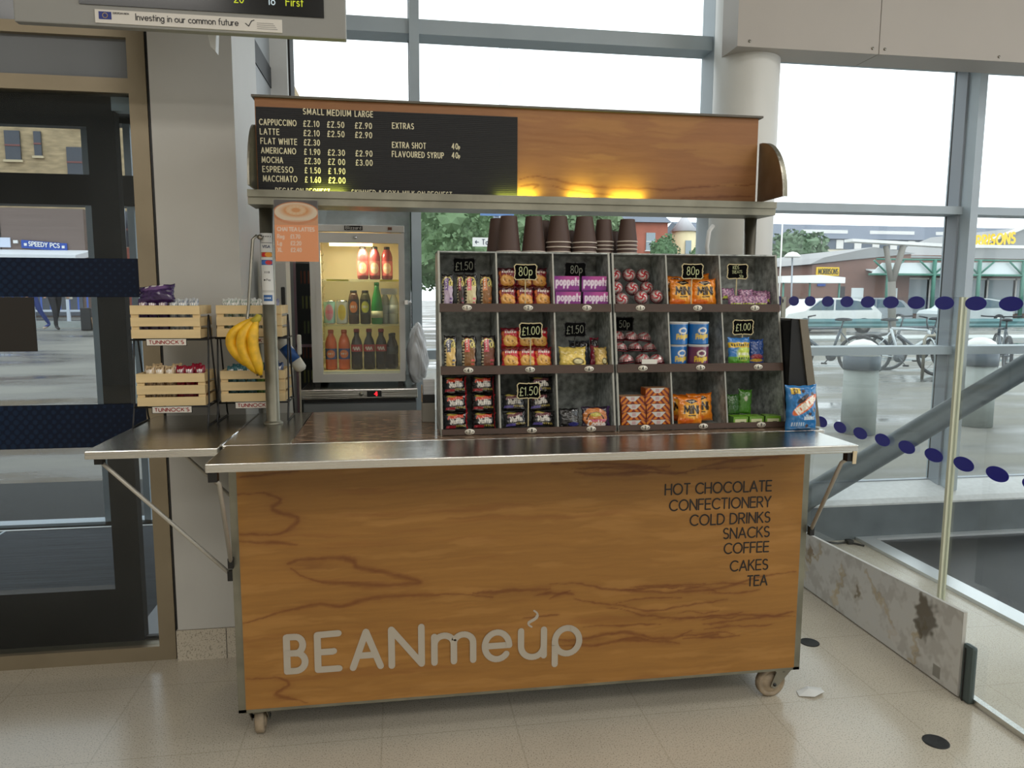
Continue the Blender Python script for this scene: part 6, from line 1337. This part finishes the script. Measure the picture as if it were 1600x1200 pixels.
for x in (-14.06, -12.68): b_.box((x - .05, 29.9, 3.36 - .06 * (x + 13.9)), (x + .05, 29.93, 3.46 - .06 * (x + 13.9)), WHITE)
b_.build('fascia_sign', sp_, label='blue shop sign')
b_ = MB().box((-15.6, 29.93, 3.3), (-14.62, 29.98, 3.68), mat('sign_white_blue', (206, 214, 230), .5)); q, L = text_strokes('Mobile', .15, .9); ribbon(b_, [[(-15.45 + a * .7, 3.47 + c) for a, c in p] for p in q], .03, mat('sign_blue_text', (50, 70, 130), .5), lambda a, c: (a, 29.9, c)); b_.build('fascia_sign', sp_, label='pale shop sign')
MB().box((-14.5, 29.9, 3.46), (-14.34, 29.98, 3.58), WHITE).build('alarm_box', sp_)
MB().box((-30, 29.95, .6), (-12.1, 30, 2.7), mat('shop_front_dark', (88, 92, 100), .4)).build('shop_front', sp_)
fe = thing('railing', 'blue and white railing behind the walking people', 'railing', (-7, 21, .55))
for z in (.95, 1.75): MB().box((-12, 21, z), (-4, 21.05, z + .06), mat('pale_rail', (196, 204, 214), .5)).build('rail', fe)
for k in range(9): MB().box((-11.9 + .95 * k, 20.98, .55), (-11.82 + .95 * k, 21.06, 1.85), mat('pale_rail', (196, 204, 214), .5)).build('post', fe)
for k in range(30): MB().box((-11.75 + .25 * k, 21.01, .98), (-11.71 + .25 * k, 21.04, 1.76), mat('blue_bar', (70, 100, 180), .5)).build('bar', fe)
lw = MB().box((-14, 19.5, .54), (-4, 19.7, .72), CONC); lw.build('kerb_wall', loc=(-8, 19.6, .54), label='low concrete kerb behind the walking people', cat='kerb')
lp = thing('street_lamp', 'grey street lamp post seen through the door gap', 'lamp', (-6.4, 18, gz(-6.4, 18))); MB().tube([(-6.4, 18, .5), (-6.36, 18, 4.3), (-6.5, 18, 4.7), (-6.8, 18, 4.8)], .07, ALU_D, 10).build('pole', lp); MB().box((-7.15, 17.9, 4.72), (-6.75, 18.1, 4.86), DOME).build('lantern', lp)
tb_ = thing('litter_bin', 'dark litter bin with a brown tub in front of the railing', 'bin', (-7.25, 18, .55)); MB().box((-7.45, 17.85, .55), (-7.2, 18.15, 1.12), BLACK, bev=.02).build('bin', tb_); MB().lathe([(.10, .55), (.13, .88)], (-7.08, 17.9, 0), mat('brown_tub', (120, 96, 72), .7), 16).build('tub', tb_)
def person(x, y, face, top, legs, label, stride, shoes=(200, 180, 160), bag=None):
    z = gz(x, y); J = {}; E = []
    def j(n_, p, r): J[n_] = (p, r)
    j('pel', (0, 0, .95), .15); j('bel', (0, 0, 1.10), .135); j('che', (0, 0, 1.30), .15); j('nec', (0, .01, 1.46), .055); j('hea', (0, .03, 1.56), .085); j('cro', (0, .02, 1.68), .075)
    for s, sd in ((1, 'l'), (-1, 'r')):
        f_ = stride * s
        j('hip' + sd, (.09 * s, 0, .88), .095); j('kne' + sd, (.09 * s, .16 * f_ + .03, .50), .062); j('ank' + sd, (.09 * s, .24 * f_ - (.10 if f_ < 0 else 0), .09 + (.05 if f_ < 0 else 0)), .042); j('toe' + sd, (.09 * s, .24 * f_ + .15 - (.08 if f_ < 0 else 0), .035), .034)
        j('sho' + sd, (.19 * s, 0, 1.38), .062); j('elb' + sd, (.235 * s, -.06 * f_ - .02, 1.12), .045); j('wri' + sd, (.23 * s, -.10 * f_ + .08, .88), .03); j('han' + sd, (.225 * s, -.11 * f_ + .11, .80), .035)
        E += [('pel', 'hip' + sd), ('hip' + sd, 'kne' + sd), ('kne' + sd, 'ank' + sd), ('ank' + sd, 'toe' + sd), ('che', 'sho' + sd), ('sho' + sd, 'elb' + sd), ('elb' + sd, 'wri' + sd), ('wri' + sd, 'han' + sd)]
    E += [('pel', 'bel'), ('bel', 'che'), ('che', 'nec'), ('nec', 'hea'), ('hea', 'cro')]
    names = list(J); me = bpy.data.meshes.new('sk'); me.from_pydata([J[n_][0] for n_ in names], [(names.index(a), names.index(b2)) for a, b2 in E], []); o = bpy.data.objects.new('sk', me); COL.objects.link(o)
    o.modifiers.new('s', 'SKIN'); sv = me.skin_vertices[0].data
    for i, n_ in enumerate(names): sv[i].radius = (J[n_][1],) * 2; sv[i].use_root = n_ == 'pel'
    ss = o.modifiers.new('u', 'SUBSURF'); ss.levels = 2; ss.render_levels = 2
    dg = bpy.context.evaluated_depsgraph_get(); m2 = bpy.data.meshes.new_from_object(o.evaluated_get(dg)); bpy.data.objects.remove(o)
    t = thing('person', label, 'person', (x, y, z), None, face)
    m2.materials.clear(); 
    for m_ in (mat('cloth_%d_%d_%d' % legs, legs, .8), mat('cloth_%d_%d_%d' % top, top, .8), mat('skin', (206, 160, 134), .6), mat('shoe_%d' % shoes[0], shoes, .6)): m2.materials.append(m_)
    for p in m2.polygons:
        c = p.center; p.use_smooth = True
        p.material_index = 3 if c.z < .085 else (2 if c.z > 1.45 or (abs(c.x) > .17 and c.z < .86) else (0 if c.z < .90 and abs(c.x) < .19 else 1))
    bo = bpy.data.objects.new('body', m2); COL.objects.link(bo); bo.parent = t
    MB().lathe([(.0, 1.76), (.06, 1.745), (.095, 1.68), (.10, 1.60), (.085, 1.53)], (0, -.005, 0), mat('hair_brown', (60, 44, 34), .7), 16).build('hair', t, local=True)
    if bag: MB().box((-.36, -.10, .78), (-.27, .16, 1.05), mat('bag_%d' % bag[0], bag, .7), bev=.02).build('bag', t, local=True)
person(-8.62, 18.0, 2.4, (60, 70, 110), (54, 70, 130), 'person in blue jeans walking behind the dark notice on the door', 1)
person(-8.12, 18.1, -2.4, (26, 26, 30), (28, 28, 32), 'person in black clothes carrying a pale bag outside the doors', 1, (40, 36, 34), (206, 200, 184))
